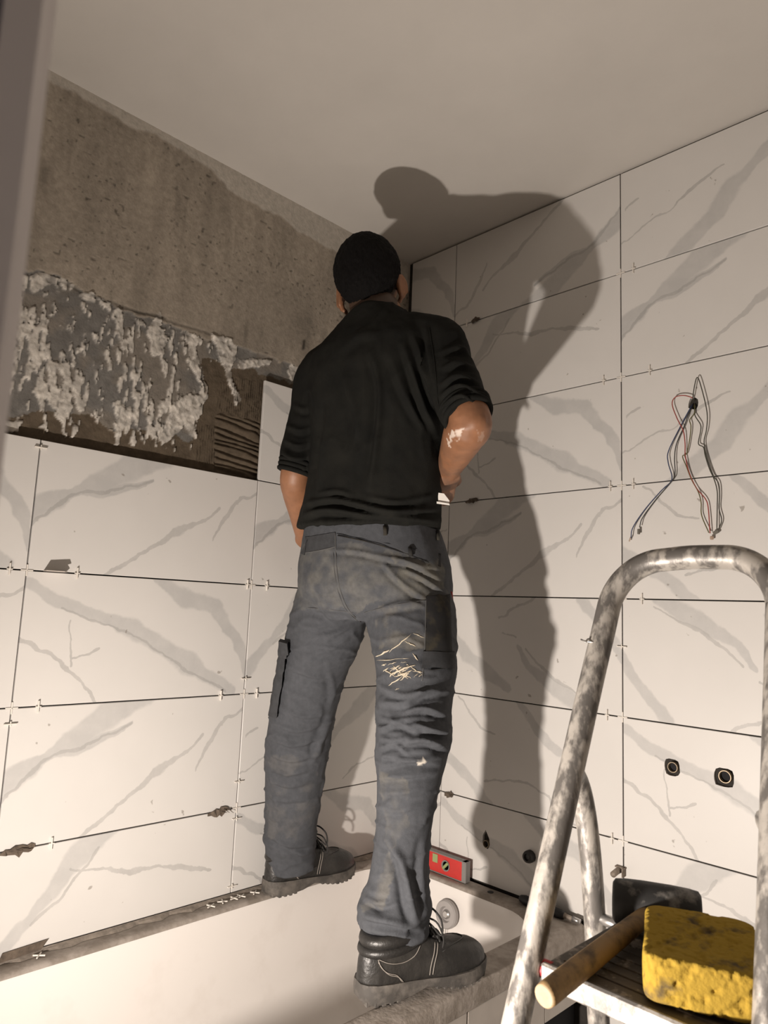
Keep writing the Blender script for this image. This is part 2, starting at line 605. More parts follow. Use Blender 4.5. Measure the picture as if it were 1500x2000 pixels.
# ------------------------------------------------------------------ tiles
def tile_mesh(poly, plane, u0, v0, flip, cuts=()):
    """poly in (s, z); plane 'R' -> y=0 facing -y, 'L' -> x=0 facing +x; s grows to the right as seen"""
    th = 0.009
    def P(s, z, d):
        return (s, d, z) if plane == 'R' else (-d, -s, z)          # left wall: s is distance from corner towards the camera
    n = len(poly)
    c = np.mean(np.array(poly), 0)
    if n == 4:
        inner = [(s + (0.0009 if s < c[0] else -0.0009), z + (0.0009 if z < c[1] else -0.0009)) for s, z in poly]
    else:
        inner = poly
    vs = [P(s, z, 0) for s, z in inner] + [P(s, z, 0.0008) for s, z in poly] + [P(s, z, th) for s, z in poly]
    fs = [tuple(range(n)), tuple(range(2 * n, 3 * n))[::-1]]
    for r in (0, 1):
        fs += [(r * n + k, r * n + (k + 1) % n, (r + 1) * n + (k + 1) % n, (r + 1) * n + k) for k in range(n)]
    me = MB().add(vs, fs).mesh('tile')
    if cuts:
        o = bpy.data.objects.new('t', me)
        COL.objects.link(o)
        tmp = []
        for cp in cuts:
            k = bpy.data.objects.new('c', MB().prism([P(s, z, -0.02) for s, z in cp], np.array(P(0, 0, 0.05)) - np.array(P(0, 0, 0))).mesh('c'))
            COL.objects.link(k)
            bo = o.modifiers.new('b', 'BOOLEAN')
            bo.operation = 'DIFFERENCE'
            bo.object = k
            bo.solver = 'EXACT'
            tmp.append(k)
        bpy.context.view_layer.update()
        me = bpy.data.meshes.new_from_object(o.evaluated_get(bpy.context.evaluated_depsgraph_get()))
        for k in tmp + [o]:
            bpy.data.objects.remove(k)
    uvl = me.uv_layers.new(name='UVMap')
    co = getco(me)
    for lp in me.loops:
        x, y, z = co[lp.vertex_index]
        s = x if plane == 'R' else y                         # grows to the right as seen from the room
        u, v = (s - u0) / 0.3, (z - v0) / 0.3
        uvl.data[lp.index].uv = (2 - u, 1 - v) if flip else (u, v)
    return me
def rect(a, b, z0, z1):
    return [(a, z0), (b, z0), (b, z1), (a, z1)]
def blob(s, z, rx, rz, n, seed, jag=0.12, square=2.0):
    rr = random.Random(seed)
    out = []
    for k in range(n):
        a = 2 * math.pi * k / n
        q = 1 / (abs(math.cos(a)) ** square + abs(math.sin(a)) ** square) ** (1 / square)
        j = 1 + rr.uniform(-jag, jag)
        out.append((s + rx * q * j * math.cos(a), z + rz * q * j * math.sin(a)))
    return out
HOLE_W = on(1, 0, 1354, 788)
SOCK = [on(1, 0, 1313, 1499), on(1, 0, 1414, 1519)]
PIPE = on(1, 0, 949, 1645)
KNOB = on(1, 0, 1036, 1672)
holes = {(2, 2): [blob(HOLE_W[0], HOLE_W[2], 0.0135, 0.0165, 12, 3)],
         (5, 2): [blob(SOCK[0][0], SOCK[0][2], 0.0185, 0.0205, 16, 4, 0.05, 3.2), blob(SOCK[1][0], SOCK[1][2], 0.0215, 0.0205, 16, 5, 0.04, 4.5)],
         (6, 1): [[(PIPE[0] - 0.012, PIPE[2] - 0.004), (PIPE[0] - 0.004, PIPE[2] - 0.016), (PIPE[0] + 0.008, PIPE[2] - 0.017), (PIPE[0] + 0.014, PIPE[2] - 0.004),
                   (PIPE[0] + 0.012, PIPE[2] + 0.012), (PIPE[0] - 0.002, PIPE[2] + 0.034), (PIPE[0] - 0.012, PIPE[2] + 0.016)],
                  blob(KNOB[0], KNOB[2], 0.017, 0.017, 12, 6, 0.05)]}
prints_R = {0: 'BACDBFA', 1: 'ACBAEFBCF', 2: 'DADFEBCAB', 3: 'ABCDABCDA'}
flips_R = {0: '0101010', 1: '1000100', 2: '000000000', 3: '000000000'}
colx = [(-0.002 - TW + X1 + 0.0, X1), (X1, X1 + TW), (X1 + TW, X1 + 2 * TW), (X1 + 2 * TW, X1 + 3 * TW)]
for c in range(4):
    for r in range(9):
        zt, zb = J[r], J[r + 1]
        if r == 8:
            zb = 0.003
        u0, v0 = colx[c][0], zb if r < 8 else J[9]
        a, b = colx[c][0] + G, colx[c][1] - G
        a = max(a, 0.0035 if r >= 2 else 0.001)
        b = min(b, 2.345)
        zt_, zb_ = zt - (G if r else 0), zb + G
        if r == 6 and c == 0:
            poly = rect(a, b, RIM + 0.006, zt_)
        elif r == 6 and c == 1:
            poly = [(a, RIM + 0.006), (0.712, RIM + 0.006), (0.712, zb_), (b, zb_), (b, zt_), (a, zt_)]
        elif r >= 7 and c == 0:
            continue
        elif r >= 7 and c == 1:
            poly = rect(0.712, b, zb_, zt_)
        else:
            poly = rect(a, b, zb_, zt_)
        k = prints_R[c][r % len(prints_R[c])]
        fl = flips_R[c][r % len(flips_R[c])] == '1'
        me = tile_mesh(poly, 'R', u0, zt - 0.3 if r else zb, fl, holes.get((r, c), ()))
        link('tile', me, PR[k], wall_right)
prints_L = {0: '..BACDB', 1: '...ABAC', 2: '...BACD'}
for c in range(3):
    s0, s1 = (0.006, Y1) if c == 0 else (Y1 + (c - 1) * TW, Y1 + c * TW)
    for r in range(2 if c == 0 else 3, 7):
        zt, zb = J[r] - G, J[r + 1] + G
        if r == 6:
            zb = RIM + 0.008
        a, b = s0 + (G if c else 0), min(s1 - G, 1.69)
        me = tile_mesh(rect(a, b, zb, zt), 'L', -(Y1 + c * TW), J[r] - 0.3, False)
        link('tile', me, PR[prints_L[c][r]], wall_left)

# ------------------------------------------------------------------ bare plaster above the left tiles: old adhesive, mortar bed with trowel ridges
def bare_wall():
    st = 0.0034
    ys = np.arange(-1.852, 0.0085, st)
    zs = np.arange(1.660, ZC + 0.001, st)
    ny, nz = len(ys), len(zs)
    Y, Z = np.meshgrid(ys, zs, indexing='ij')
    P = np.stack([np.full(Y.size, -0.02), Y.ravel(), Z.ravel()], 1)
    W = P.copy()
    W[:, 0] = 0
    uv = proj(W)
    wob = np.stack([fbm(P, 22, 5, 4) - .5, fbm(P, 22, 25, 4) - .5], 1)
    uvw = uv + wob * 46
    n_big = fbm(P * [1, 1, .45], 9, 1, 4)
    n_fine = fbm(P, 120, 2, 3)
    n_str = fbm(P * [1, 1, .12], 34, 3, 4)
    # concrete
    C = np.zeros((len(P), 3))
    conc = np.array([0.30, 0.262, 0.215])
    light = 0.62 + 0.74 * n_big + 0.45 * (n_str - .5) + 0.35 * (n_fine - .5)
    C[:] = conc * light[:, None]
    h = (n_big - .5) * 0.0015 + (n_fine - .5) * 0.0006
    # streaks and pits
    stk = sstep(.58, .74, fbm(P * [1, 1, .10], 26, 9, 3)) * sstep(.42, .65, fbm(P, 6, 11, 2))
    C *= (1 - 0.38 * stk)[:, None]
    pit = sstep(.83, .9, vnoise(P, 105, 31)) * sstep(.35, .6, fbm(P, 8, 33, 2))
    C *= (1 - 0.5 * pit)[:, None]
    h -= 0.0015 * pit
    # painted strip under the ceiling, wider towards the corner
    u = uv[:, 0]
    strip = np.interp(u, [60, 150, 300, 420, 470, 620, 800], [0.016, 0.018, 0.03, 0.045, 0.075, 0.085, 0.11]) + (fbm(P, 14, 41, 4) - .5) * 0.05
    pm = sstep(-0.004, 0.006, P[:, 2] - (ZC - strip))
    C = C * (1 - pm)[:, None] + np.array([0.46, 0.425, 0.375]) * pm[:, None]
    h += 0.0012 * pm
    # old adhesive field (grey) with light crusts
    gpoly = [(30, 520), (70, 522), (110, 532), (190, 575), (240, 600), (310, 622), (395, 655), (470, 668), (520, 690), (600, 712), (640, 730), (640, 760), (560, 742), (470, 718), (405, 705),
             (398, 830), (385, 862), (300, 850), (230, 835), (120, 820), (0, 812), (0, 520)]
    gm = inpoly(uv + wob * 30, gpoly).astype(float)
    mpoly = [(0, 800), (60, 812), (150, 800), (230, 835), (330, 842), (385, 850), (398, 815), (405, 700), (470, 716), (560, 738), (640, 752), (700, 790), (700, 1100), (0, 1000)]
    mm = inpoly(uv + wob * 46, mpoly).astype(float)
    gm = gm * (1 - mm)
    grey = np.array([0.165, 0.157, 0.145])
    tanz = sstep(.5, .62, fbm(P, 12, 77, 3))
    gcol = grey * (0.8 + 0.5 * fbm(P, 40, 71, 3))[:, None]
    gcol = gcol * (1 - tanz * .6)[:, None] + np.array([0.23, 0.20, 0.165]) * (tanz * .6)[:, None]
    C = np.where(gm[:, None] > .5, gcol, C)
    h = np.where(gm > .5, -0.0045 + (fbm(P, 60, 78, 3) - .5) * .002, h)
    mcol = np.array([0.105, 0.082, 0.058]) * (0.75 + 0.6 * fbm(P, 30, 81, 4))[:, None]
    C = np.where(mm[:, None] > .5, mcol, C)
    hm = -0.002 + (fbm(P, 45, 82, 4) - .5) * .006
    # trowel ridges: vertical strip and curved horizontal ones
    vband = inpoly(uv, [(395, 830), (432, 826), (428, 935), (395, 935)]) | inpoly(uv, [(470, 735), (523, 742), (516, 822), (430, 800), (440, 745)])
    hband = inpoly(uv, [(430, 806), (516, 824), (512, 940), (428, 925)])
    wv = fbm(P * [1, .25, 1], 26, 83, 3)
    rid_v = np.abs(np.sin((P[:, 1] + (wv - .5) * .012) * 2 * math.pi / 0.0125))
    rid_h = np.abs(np.sin((P[:, 2] + P[:, 1] * .13 + .15 * (P[:, 1] + .62) ** 2 + (wv - .5) * .03) * 2 * math.pi / 0.034))
    hm = np.where(vband, -0.006 + 0.006 * rid_v, hm)
    hm = np.where(hband, -0.007 + 0.011 * rid_h ** 1.5 * (.6 + .6 * fbm(P, 30, 84, 2)), hm)
    h = np.where(mm > .5, hm, h)
    # crusts: pale, proud flakes
    fl = fbm(P * [1, 1.25, .36], 80, 91, 4) * .66 + fbm(P * [1, 1.1, .35], 19, 93, 3) * .42
    lim = np.interp(uv[:, 1] - (0.28 * uv[:, 0]), [440, 520, 600, 700, 800], [.665, .615, .565, .525, .615])
    cm = sstep(0, .03, fl - lim) * inpoly(uv + wob * 40, [(25, 530), (120, 540), (300, 625), (400, 655), (470, 690), (410, 720), (402, 860), (370, 880), (240, 868), (20, 835)])
    for poly in ([(62, 535), (88, 528), (128, 543), (95, 560), (68, 566)], [(165, 560), (190, 562), (196, 590), (165, 575)], [(298, 640), (315, 610), (330, 650), (328, 688), (306, 690)],
                 [(372, 645), (392, 650), (400, 705), (398, 760), (378, 700)], [(418, 645), (470, 668), (462, 720), (470, 760), (478, 775), (466, 788), (455, 740), (430, 690)],
                 [(470, 690), (535, 705), (530, 715), (480, 720)], [(570, 705), (620, 715), (600, 745), (580, 735)], [(236, 790), (272, 800), (262, 830), (246, 830), (240, 872), (230, 868)],
                 [(358, 770), (398, 765), (392, 850), (370, 830), (325, 868), (320, 850)], [(105, 760), (135, 755), (150, 790), (110, 800)], [(12, 815), (48, 818), (45, 840), (12, 838)]):
        cm = np.maximum(cm, inpoly(uv + wob * 34, poly) * (0.4 + 0.6 * sstep(.33, .5, fbm(P, 50, 97, 3))))
    rg = sstep(-.1, .1, fbm(P, 90, 98, 3) - .45)
    crust = np.array([0.66, 0.62, 0.56]) * (0.30 + 1.05 * fbm(P * [1, 1.2, .6], 75, 99, 4))[:, None]
    C = C * (1 - cm)[:, None] + crust * cm[:, None]
    h = h + cm * (0.0030 + 0.009 * (fbm(P, 75, 96, 3) - .3) + .001 * rg)
    # long chisel line above the old adhesive
    for pts in ([(185, 572), (300, 612), (420, 650)], [(120, 545), (240, 596), (330, 618)]):
        d, q = polydist(uv + wob * 10, pts)
        g = np.exp(-(d / 2.2) ** 2)
        C *= (1 - .45 * g)[:, None]
        h -= .002 * g
    d, q = polydist(uv, [(602, 663), (600, 678)])
    g = np.exp(-(d / 3) ** 2)
    C *= (1 - .8 * g)[:, None]
    P[:, 0] = -0.02 + h - np.where(mm > .5, 0.003, 0)
    idx = np.arange(ny * nz).reshape(ny, nz)
    F = np.stack([idx[:-1, :-1], idx[1:, :-1], idx[1:, 1:], idx[:-1, 1:]], -1).reshape(-1, 4)
    me = bpy.data.meshes.new('bare_plaster')
    me.from_pydata(P.tolist(), [], F.tolist())
    me.update()
    setcol(me, C)
    o = link('bare_plaster', me, M_bare, wall_left, True)
    o['label'] = 'bare grey brown plaster with crusts of old adhesive and fresh mortar'
bare_wall()

# ------------------------------------------------------------------ bathtub
M_enamel = mat('white_enamel', (0.80, 0.765, 0.73), 0.28, spec=0.5, col2=(0.75, 0.71, 0.67), vscale=9, thresh=(.55, .75))
M_dusty = mat('dusty_rim', (0.40, 0.355, 0.315), 0.8, col2=(0.27, 0.235, 0.20), vscale=26, thresh=(.4, .62), bump=0.25, bscale=120)
M_chrome = mat('satin_chrome', (0.55, 0.54, 0.53), 0.3, metal=0.9)
M_greyplastic = mat('grey_plastic', (0.36, 0.34, 0.33), 0.35, var=.05, vscale=30)
M_apron = mat('pale_apron_tile', (0.50, 0.455, 0.41), 0.5, var=.08, vscale=12)
M_dark = mat('dark_void', (0.012, 0.012, 0.014), 0.9, var=.2, vscale=20)
def rrect(x0, x1, y0, y1, r, z, n=8):
    pts = []
    for cx, cy, a0 in ((x1 - r, y1 - r, 0), (x0 + r, y1 - r, 90), (x0 + r, y0 + r, 180), (x1 - r, y0 + r, 270)):
        for k in range(n + 1):
            a = math.radians(a0 + 90 * k / n)
            pts.append(np.array([cx + r * math.cos(a), cy + r * math.sin(a), z]))
    return pts
tub = empty('bathtub', (0.355, -0.84, 0))
tag(tub, 'white built in bathtub in the tiled corner with dusty rim', 'bathtub')
ox0, ox1, oy0, oy1 = 0.002, 0.712, -1.690, -0.002
ix0, ix1, iy0, iy1 = 0.062, 0.632, -1.62, -0.068
rim = MB()
rim.loft([rrect(ox0, ox1, oy0, oy1, .012, RIM - .045), rrect(ox0, ox1, oy0, oy1, .012, RIM - .008), rrect(ox0 + .006, ox1 - .006, oy0 + .006, oy1 - .006, .014, RIM),
          rrect(ix0 - .012, ix1 + .012, iy0 - .012, iy1 + .012, .135, RIM), rrect(ix0 - .003, ix1 + .003, iy0 - .003, iy1 + .003, .13, RIM - .003),
          rrect(ix0, ix1, iy0, iy1, .128, RIM - .010)], cap=False)
rim_o = autosmooth(rim.build('rim', M_dusty, tub), 60)
bas = MB()
bas.loft([rrect(ix0, ix1, iy0, iy1, .128, RIM - .009), rrect(ix0 + .004, ix1 - .004, iy0 + .006, iy1 - .004, .128, RIM - .03), rrect(ix0 + .016, ix1 - .016, iy0 + .05, iy1 - .016, .13, RIM - .2),
          rrect(ix0 + .032, ix1 - .032, iy0 + .11, iy1 - .032, .14, RIM - .31), rrect(ix0 + .06, ix1 - .06, iy0 + .17, iy1 - .06, .14, RIM - .37),
          rrect(ix0 + .11, ix1 - .11, iy0 + .24, iy1 - .11, .11, RIM - .395), rrect(ix0 + .2, ix1 - .2, iy0 + .4, iy1 - .2, .07, RIM - .4)], cap=False)
b_ = bas.v
n_ = 36
bas.f.append(tuple(range(6 * n_, 7 * n_)))
bas_o = bas.build('basin', M_enamel, tub, True)
# apron of pale tiles with an open inspection gap near the tiled wall
panel_rows = [(-1.68, -1.19), (-1.187, -0.70), (-0.697, -0.485), (-0.481, -0.19)]
for y0, y1 in panel_rows:
    MB().box((0.701, (y0 + y1) / 2, 0.2575), (0.012, y1 - y0, 0.51), ch=.001).build('apron_tile', M_apron, tub)
MB().box((0.701, -0.095, 0.45), (0.012, 0.186, 0.125), ch=.001).build('apron_tile', M_apron, tub)
MB().box((0.66, -0.095, 0.19), (0.03, 0.186, 0.37)).build('inspection_gap', M_dark, tub)
# overflow with chain
OV = on(1, -0.086, 875, 1785)
OVc = np.array([OV[0], -0.0845, OV[2]])
ax = np.array([0.0, -0.995, 0.10])
ovp = MB().lathe(OVc, ax, [(0.0, .0), (.0365, .0), (.0375, .004), (.0375, .012), (.034, .016), (.021, .016), (.019, .012), (.018, .006), (.0, .006)], 32).build('overflow_plate', M_greyplastic, tub)
autosmooth(ovp, 35)
kn = MB().lathe(OVc + ax * .006, ax, [(0, 0), (.012, 0), (.012, .006), (.008, .009), (.0, .009)], 20).build('overflow_screw', M_chrome, ovp)
autosmooth(kn, 35)
ch = MB()
for k in range(26):
    for q, sx in ((0, -.004), (1, .005)):
        ch.ellipsoid(OVc + np.array([-0.006 + sx * (1 - .01 * k), -0.008, -0.037 - k * 0.0042 - q * .002]), np.eye(3), (.0017, .0017, .0017), 6, 4)
ch.build('plug_chain', M_chrome, tub, True)

# mortar bead between tiles and rim along the left wall
bd = MB()
rs = []
for k in range(60):
    y = -1.66 + 1.6 * k / 59
    w = .018 + .006 * math.sin(k * 1.7) + .004 * math.sin(k * 4.1)
    rs.append([(0.0012, y, RIM + .0002), (w, y, RIM + .0005), (w * .6, y, RIM + .004), (.0012, y, RIM + .007)])
bd.loft(rs)
bd.build('mortar_bead', mat('grey_mortar', (0.26, 0.225, 0.19), .95, var=.3, vscale=60, bump=.4), tub)

# ------------------------------------------------------------------ tile spacers
M_spacer = mat('white_plastic_spacer', (0.78, 0.74, 0.68), 0.5)
def spacer_mesh():
    """a small cross standing on edge: stem in the joint, bar across it, in local x (along joint) y (out of wall) z (across joint)"""
    mb = MB()
    mb.box((0, 0, 0), (0.0026, 0.0055, 0.027), ch=.0004)
    mb.box((0, 0.007, 0), (0.0026, 0.012, 0.0026), ch=.0004)
    mb.box((0, 0.0, 0), (0.012, 0.0035, 0.0024), ch=.0004)
    return mb.mesh('tile_spacer')
SPM = spacer_mesh()
SPM.materials.append(M_spacer)
def cross_mesh():
    mb = MB()
    mb.box((0, 0, 0), (0.026, 0.003, 0.0028), ch=.0004)
    mb.box((0, 0, 0), (0.0028, 0.003, 0.026), ch=.0004)
    return mb.mesh('tile_spacer')
CRM = cross_mesh()
CRM.materials.append(M_spacer)
def spacer(me, pos, xa, ya, za, label, group):
    o = bpy.data.objects.new('tile_spacer', me)
    COL.objects.link(o)
    o.matrix_world = Matrix(((xa[0], ya[0], za[0], pos[0]), (xa[1], ya[1], za[1], pos[1]), (xa[2], ya[2], za[2], pos[2]), (0, 0, 0, 1)))
    tag(o, label, 'spacer', group)
    return o
GL, GR, GLC, GRC, GLD = ('spacers in the left wall joints', 'spacers in the right wall joints', 'cross spacers at left wall tile corners',
                         'cross spacers at right wall tile corners', 'loose spacers on the tub rim')
def nearest(v, lst):
    return min(lst, key=lambda q: abs(q - v))
for u, v, hv, lb in [(150, 1117, 'h', 'right of the broken wedge in the upper left wall joint'), (482, 1140, 'h', 'just left of the upper joint crossing on the left wall'),
                     (520, 1141, 'h', 'just right of the upper joint crossing on the left wall'), (18, 1110, 'h', 'at the photo left edge in the upper left wall joint'),
                     (76, 874, 'v', 'across the vertical joint right under the bare plaster'), (74, 1378, 'h', 'near the left end of the middle left wall joint'),
                     (430, 1356, 'h', 'left of the crossing in the middle left wall joint'), (500, 1351, 'h', 'between middle left wall crossing and the trousers'),
                     (482, 1325, 'v', 'in the vertical joint just above the middle left wall crossing'), (18, 1414, 'v', 'in the outer vertical joint near the photo left edge'),
                     (100, 1643, 'h', 'in the lower left wall joint right of the torn shim'), (465, 1526, 'v', 'in the vertical joint above the lower left wall crossing'),
                     (461, 1598, 'v', 'in the vertical joint below the lower left wall crossing'), (452, 1730, 'v', 'at the foot of the left wall vertical joint by the boot')]:
    p = on(0, 0, u, v)
    lb = 'white tile spacer ' + lb
    if hv == 'h':
        spacer(SPM, (0.004, p[1], nearest(p[2], J)), (0, -1, 0), (-1, 0, 0), (0, 0, 1), lb, GL)
    else:
        spacer(SPM, (0.004, nearest(p[1], [-Y1, -Y1 - TW]), p[2]), (0, 0, 1), (-1, 0, 0), (0, 1, 0), lb, GL)
for u, v, hv, lb in [(1238, 523, 'h', 'right of the topmost right wall crossing under the ceiling'), (1270, 722, 'h', 'above the loose wires in the second right wall joint'),
                     (1180, 745, 'h', 'left of the second crossing in the right wall'), (1193, 948, 'h', 'left of the third crossing below the man shadow elbow'),
                     (1238, 943, 'h', 'left of the hanging blue wire in the third right wall joint'), (1255, 1167, 'h', 'seen inside the ladder hoop on the horizontal joint'),
                     (1187, 1395, 'h', 'just left of the crossing above the two pipe sockets'), (1217, 1263, 'v', 'across the vertical joint seen inside the ladder hoop'),
                     (1197, 1637, 'h', 'in the low joint between the ladder rear leg and crossing'), (913, 636, 'h', 'beside the shoulder in the shadowed right wall joint')]:
    p = on(1, 0, u, v)
    lb = 'white tile spacer ' + lb
    if hv == 'h':
        spacer(SPM, (p[0], -0.004, nearest(p[2], J)), (1, 0, 0), (0, 1, 0), (0, 0, 1), lb, GR)
    else:
        spacer(SPM, (X1 + TW, -0.004, p[2]), (0, 0, 1), (0, 1, 0), (-1, 0, 0), lb, GR)
for r, nm in ((4, 'upper'), (5, 'middle'), (6, 'lower')):
    spacer(CRM, (0.0008, -Y1, J[r]), (0, 1, 0), (-1, 0, 0), (0, 0, 1), 'flush cross spacer at the %s inner tile crossing of the left wall' % nm, GLC)
    if r < 6:
        spacer(CRM, (0.0008, -Y1 - TW, J[r]), (0, 1, 0), (-1, 0, 0), (0, 0, 1), 'flush cross spacer at the %s outer tile crossing of the left wall' % nm, GLC)
for r, nm in enumerate(('topmost', 'second', 'third', 'fourth', 'fifth', 'lowest')):
    spacer(CRM, (X1 + TW, -0.0008, J[r + 1]), (1, 0, 0), (0, 1, 0), (0, 0, 1), 'flush cross spacer at the %s tile crossing of the right wall' % nm, GRC)
for u, v, a, lb in [(412, 1768, .4, 'leftmost of the loose white spacers before the left boot'), (430, 1757, 1.1, 'second loose white spacer from the left before the boot'), (456, 1752, .2, 'third loose white spacer from the left before the boot'),
                    (470, 1748, 2.0, 'fourth loose white spacer from the left before the boot'), (498, 1742, .7, 'loose white spacer touching the left boot heel side'), (76, 1864, .9, 'single loose white spacer on the tub rim at the far left')]:
    p = on(2, RIM + .005, u, v)
    p[0] = max(p[0], .026)
    ca, sa = math.cos(a), math.sin(a)
    spacer(CRM, (p[0], p[1], RIM + .0035), (ca, sa, 0), (0, 0, 1), (sa, -ca, 0), lb, GLD)

# ------------------------------------------------------------------ shims and squeezed out mortar in the joints
M_card = mat('dark_cardboard', (0.075, 0.058, 0.045), .95, col2=(0.16, 0.125, 0.095), vscale=70, bump=.4)
M_clip = mat('pale_plastic_clip', (0.55, 0.50, 0.45), .5)
p = on(0, 0, 112, 1113)
cl = MB()
cl.prism([(0.0, p[1] - .030, J[4] + .0004), (0.030, p[1] - .034, J[4] + .0004), (0.036, p[1] + .004, J[4] + .0004), (0.026, p[1] + .014, J[4] + .0004), (0.022, p[1] + .008, J[4] + .0004), (0.012, p[1] + .020, J[4] + .0004), (-0.008, p[1] + .018, J[4] + .0004), (-.008, p[1] - .028, J[4] + .0004)], (0, 0, .0016))
tag(cl.build('tile_wedge', M_clip), 'flat broken wedge sticking out of the left wall joint near its outer end', 'wedge')
def shim(center, along, out, length, label, seed, droop=.006):
    """a torn scrap of cardboard folded out of a joint"""
    rr = random.Random(seed)
    c = np.array(center, float)
    A = np.array(along, float)
    N = np.array(out, float)
    Zv = np.array([0, 0, 1.0])
    mb = MB()
    n = 9
    up, lo = [], []
    for k in range(n):
        s = (k / (n - 1) - .5) * length
        env = math.sin(math.pi * (k + .6) / (n + .2)) ** .7
        up.append(c + A * s + N * (.003 + .006 * env * rr.random()) + Zv * (env * .008 * (.5 + rr.random()) + s * .1))
        lo.append(c + A * (s + rr.uniform(-.003, .003)) + N * (.003 + .010 * env * rr.random()) - Zv * (env * .011 * (.4 + rr.random()) - s * .1))
    vs = up + lo + [q - N * .002 for q in up] + [q - N * .002 for q in lo]
    fs = []
    for k in range(n - 1):
        fs += [(k, k + 1, n + k + 1, n + k), (2 * n + k, 3 * n + k, 3 * n + k + 1, 2 * n + k + 1), (k, 2 * n + k, 2 * n + k + 1, k + 1), (n + k, n + k + 1, 3 * n + k + 1, 3 * n + k)]
    fs += [(0, n, 3 * n, 2 * n), (n - 1, 3 * n - 1, 4 * n - 1, 2 * n - 1)]
    mb.add(vs, fs)
    for k in range(3):
        s = rr.uniform(-.3, .3) * length
        q = c + A * s + N * .005
        mb.tube([q, q + A * .014 + N * .004 + Zv * rr.uniform(-.004, .004), q + A * .026 + N * .008 - Zv * rr.uniform(-.002, .008)], [.0018, .0014, .0006], 5)
    o = mb.build('cardboard_shim', M_card)
    tag(o, label, 'shim')
    return o
pL = lambda u, v: on(0, 0, u, v)
pR = lambda u, v: on(1, 0, u, v)
shim((0, pL(425, 1585)[1], J[6]), (0, 1, 0), (1, 0, 0), .062, 'torn dark cardboard shim in left wall joint beside the left boot leg', 3)
shim((0, pL(34, 1657)[1], J[6]), (0, 1, 0), (1, 0, 0), .07, 'torn dark cardboard shim in left wall joint at the photo left edge', 4)
shim((pR(878, 1551)[0], 0, J[6]), (1, 0, 0), (0, -1, 0), .034, 'small dark shim in right wall joint just above the red level', 5)
shim((pR(930, 627)[0], 0, J[1]), (1, 0, 0), (0, -1, 0), .034, 'small dark shim in the right wall joint behind the raised shoulder', 6)
shim((pR(922, 977)[0], 0, J[3]), (1, 0, 0), (0, -1, 0), .05, 'dark shim in the right wall joint beside the bent forearm', 7)
pz = on(0, 0.02, 30, 1850)
tag(MB().prism([(0.012, pz[1] - .03, RIM + .004), (.004, pz[1] + .06, RIM + .004), (.003, pz[1] + .075, RIM + .022), (.003, pz[1] - .02, RIM + .018)], (.002, 0, .001)).build('slate_offcut', M_card),
    'thin dark offcut leaning on the left tiles at the tub rim', 'offcut')

# ------------------------------------------------------------------ pipe ends in the right wall
M_brass = mat('dull_brass', (0.30, 0.24, 0.17), .45, metal=.7, var=.2, vscale=60)
M_rust = mat('rusty_steel', (0.16, 0.12, 0.09), .7, metal=.3, col2=(.3, .26, .22), vscale=80)
def pipe_end(name, pos, r, depth, label, m=M_brass, out=.004):
    e = empty(name, (pos[0], 0, pos[2]))
    tag(e, label, 'pipe')
    ring_ = MB().lathe((pos[0], .0088, pos[2]), (0, -1, 0), [(r * .80, 0), (r, 0), (r, .0088 + out - .001), (r * .97, .0088 + out), (r * .86, .0088 + out), (r * .81, .0088 + out - .002), (r * .80, .002)], 24, cap=False)
    autosmooth(ring_.build('pipe_rim', m, e), 40)
    MB().lathe((pos[0], .0088, pos[2]), (0, -1, 0), [(0, 0), (r * .81, 0), (r * .81, .0012), (0, .0014)], 20).build('pipe_bore', M_dark, e)
    return e
pipe_end('pipe_socket', np.array([SOCK[0][0] + .002, 0, SOCK[0][2] + .001]), .0125, .01, 'round brass pipe socket in the left of two square tile cut outs')
pipe_end('pipe_socket', np.array([SOCK[1][0] + .003, 0, SOCK[1][2] + .003]), .0145, .01, 'round brass pipe socket in the right of two square tile cut outs')
pipe_end('pipe_socket', np.array([PIPE[0] + .002, 0, PIPE[2] - .004]), .0105, .01, 'tap pipe end in a ragged pointed tile hole above the tub rim')
kb = MB().lathe((KNOB[0], .0085, KNOB[2]), (0, -1, 0), [(0, 0), (.0165, 0), (.0165, .02), (.0145, .026), (.009, .028), (.007, .022), (0, .022)], 24)
tag(autosmooth(kb.build('black_stopper', mat('black_plastic_cap', (.02, .018, .017), .5)), 40), 'black round stopper on the tiles in the shadow above the tub', 'stopper')
sp = on(1, 0, 1213, 1697)
st = empty('threaded_stub', (sp[0], 0, sp[2]))
tag(st, 'rusty threaded rod stub with bracket below the tile joint corner', 'rod')
MB().tube([(sp[0], .004, sp[2]), (sp[0] + .0, -.02, sp[2] - .001), (sp[0] + .002, -.045, sp[2] - .003)], .0075, 12).build('rod', M_rust, st, True)
MB().box((sp[0] + .002, -.006, sp[2] + .006), (.026, .012, .004), ch=.0006).box((sp[0] + .012, -.010, sp[2] - .003), (.003, .018, .022), ch=.0006).build('bracket', M_rust, st)

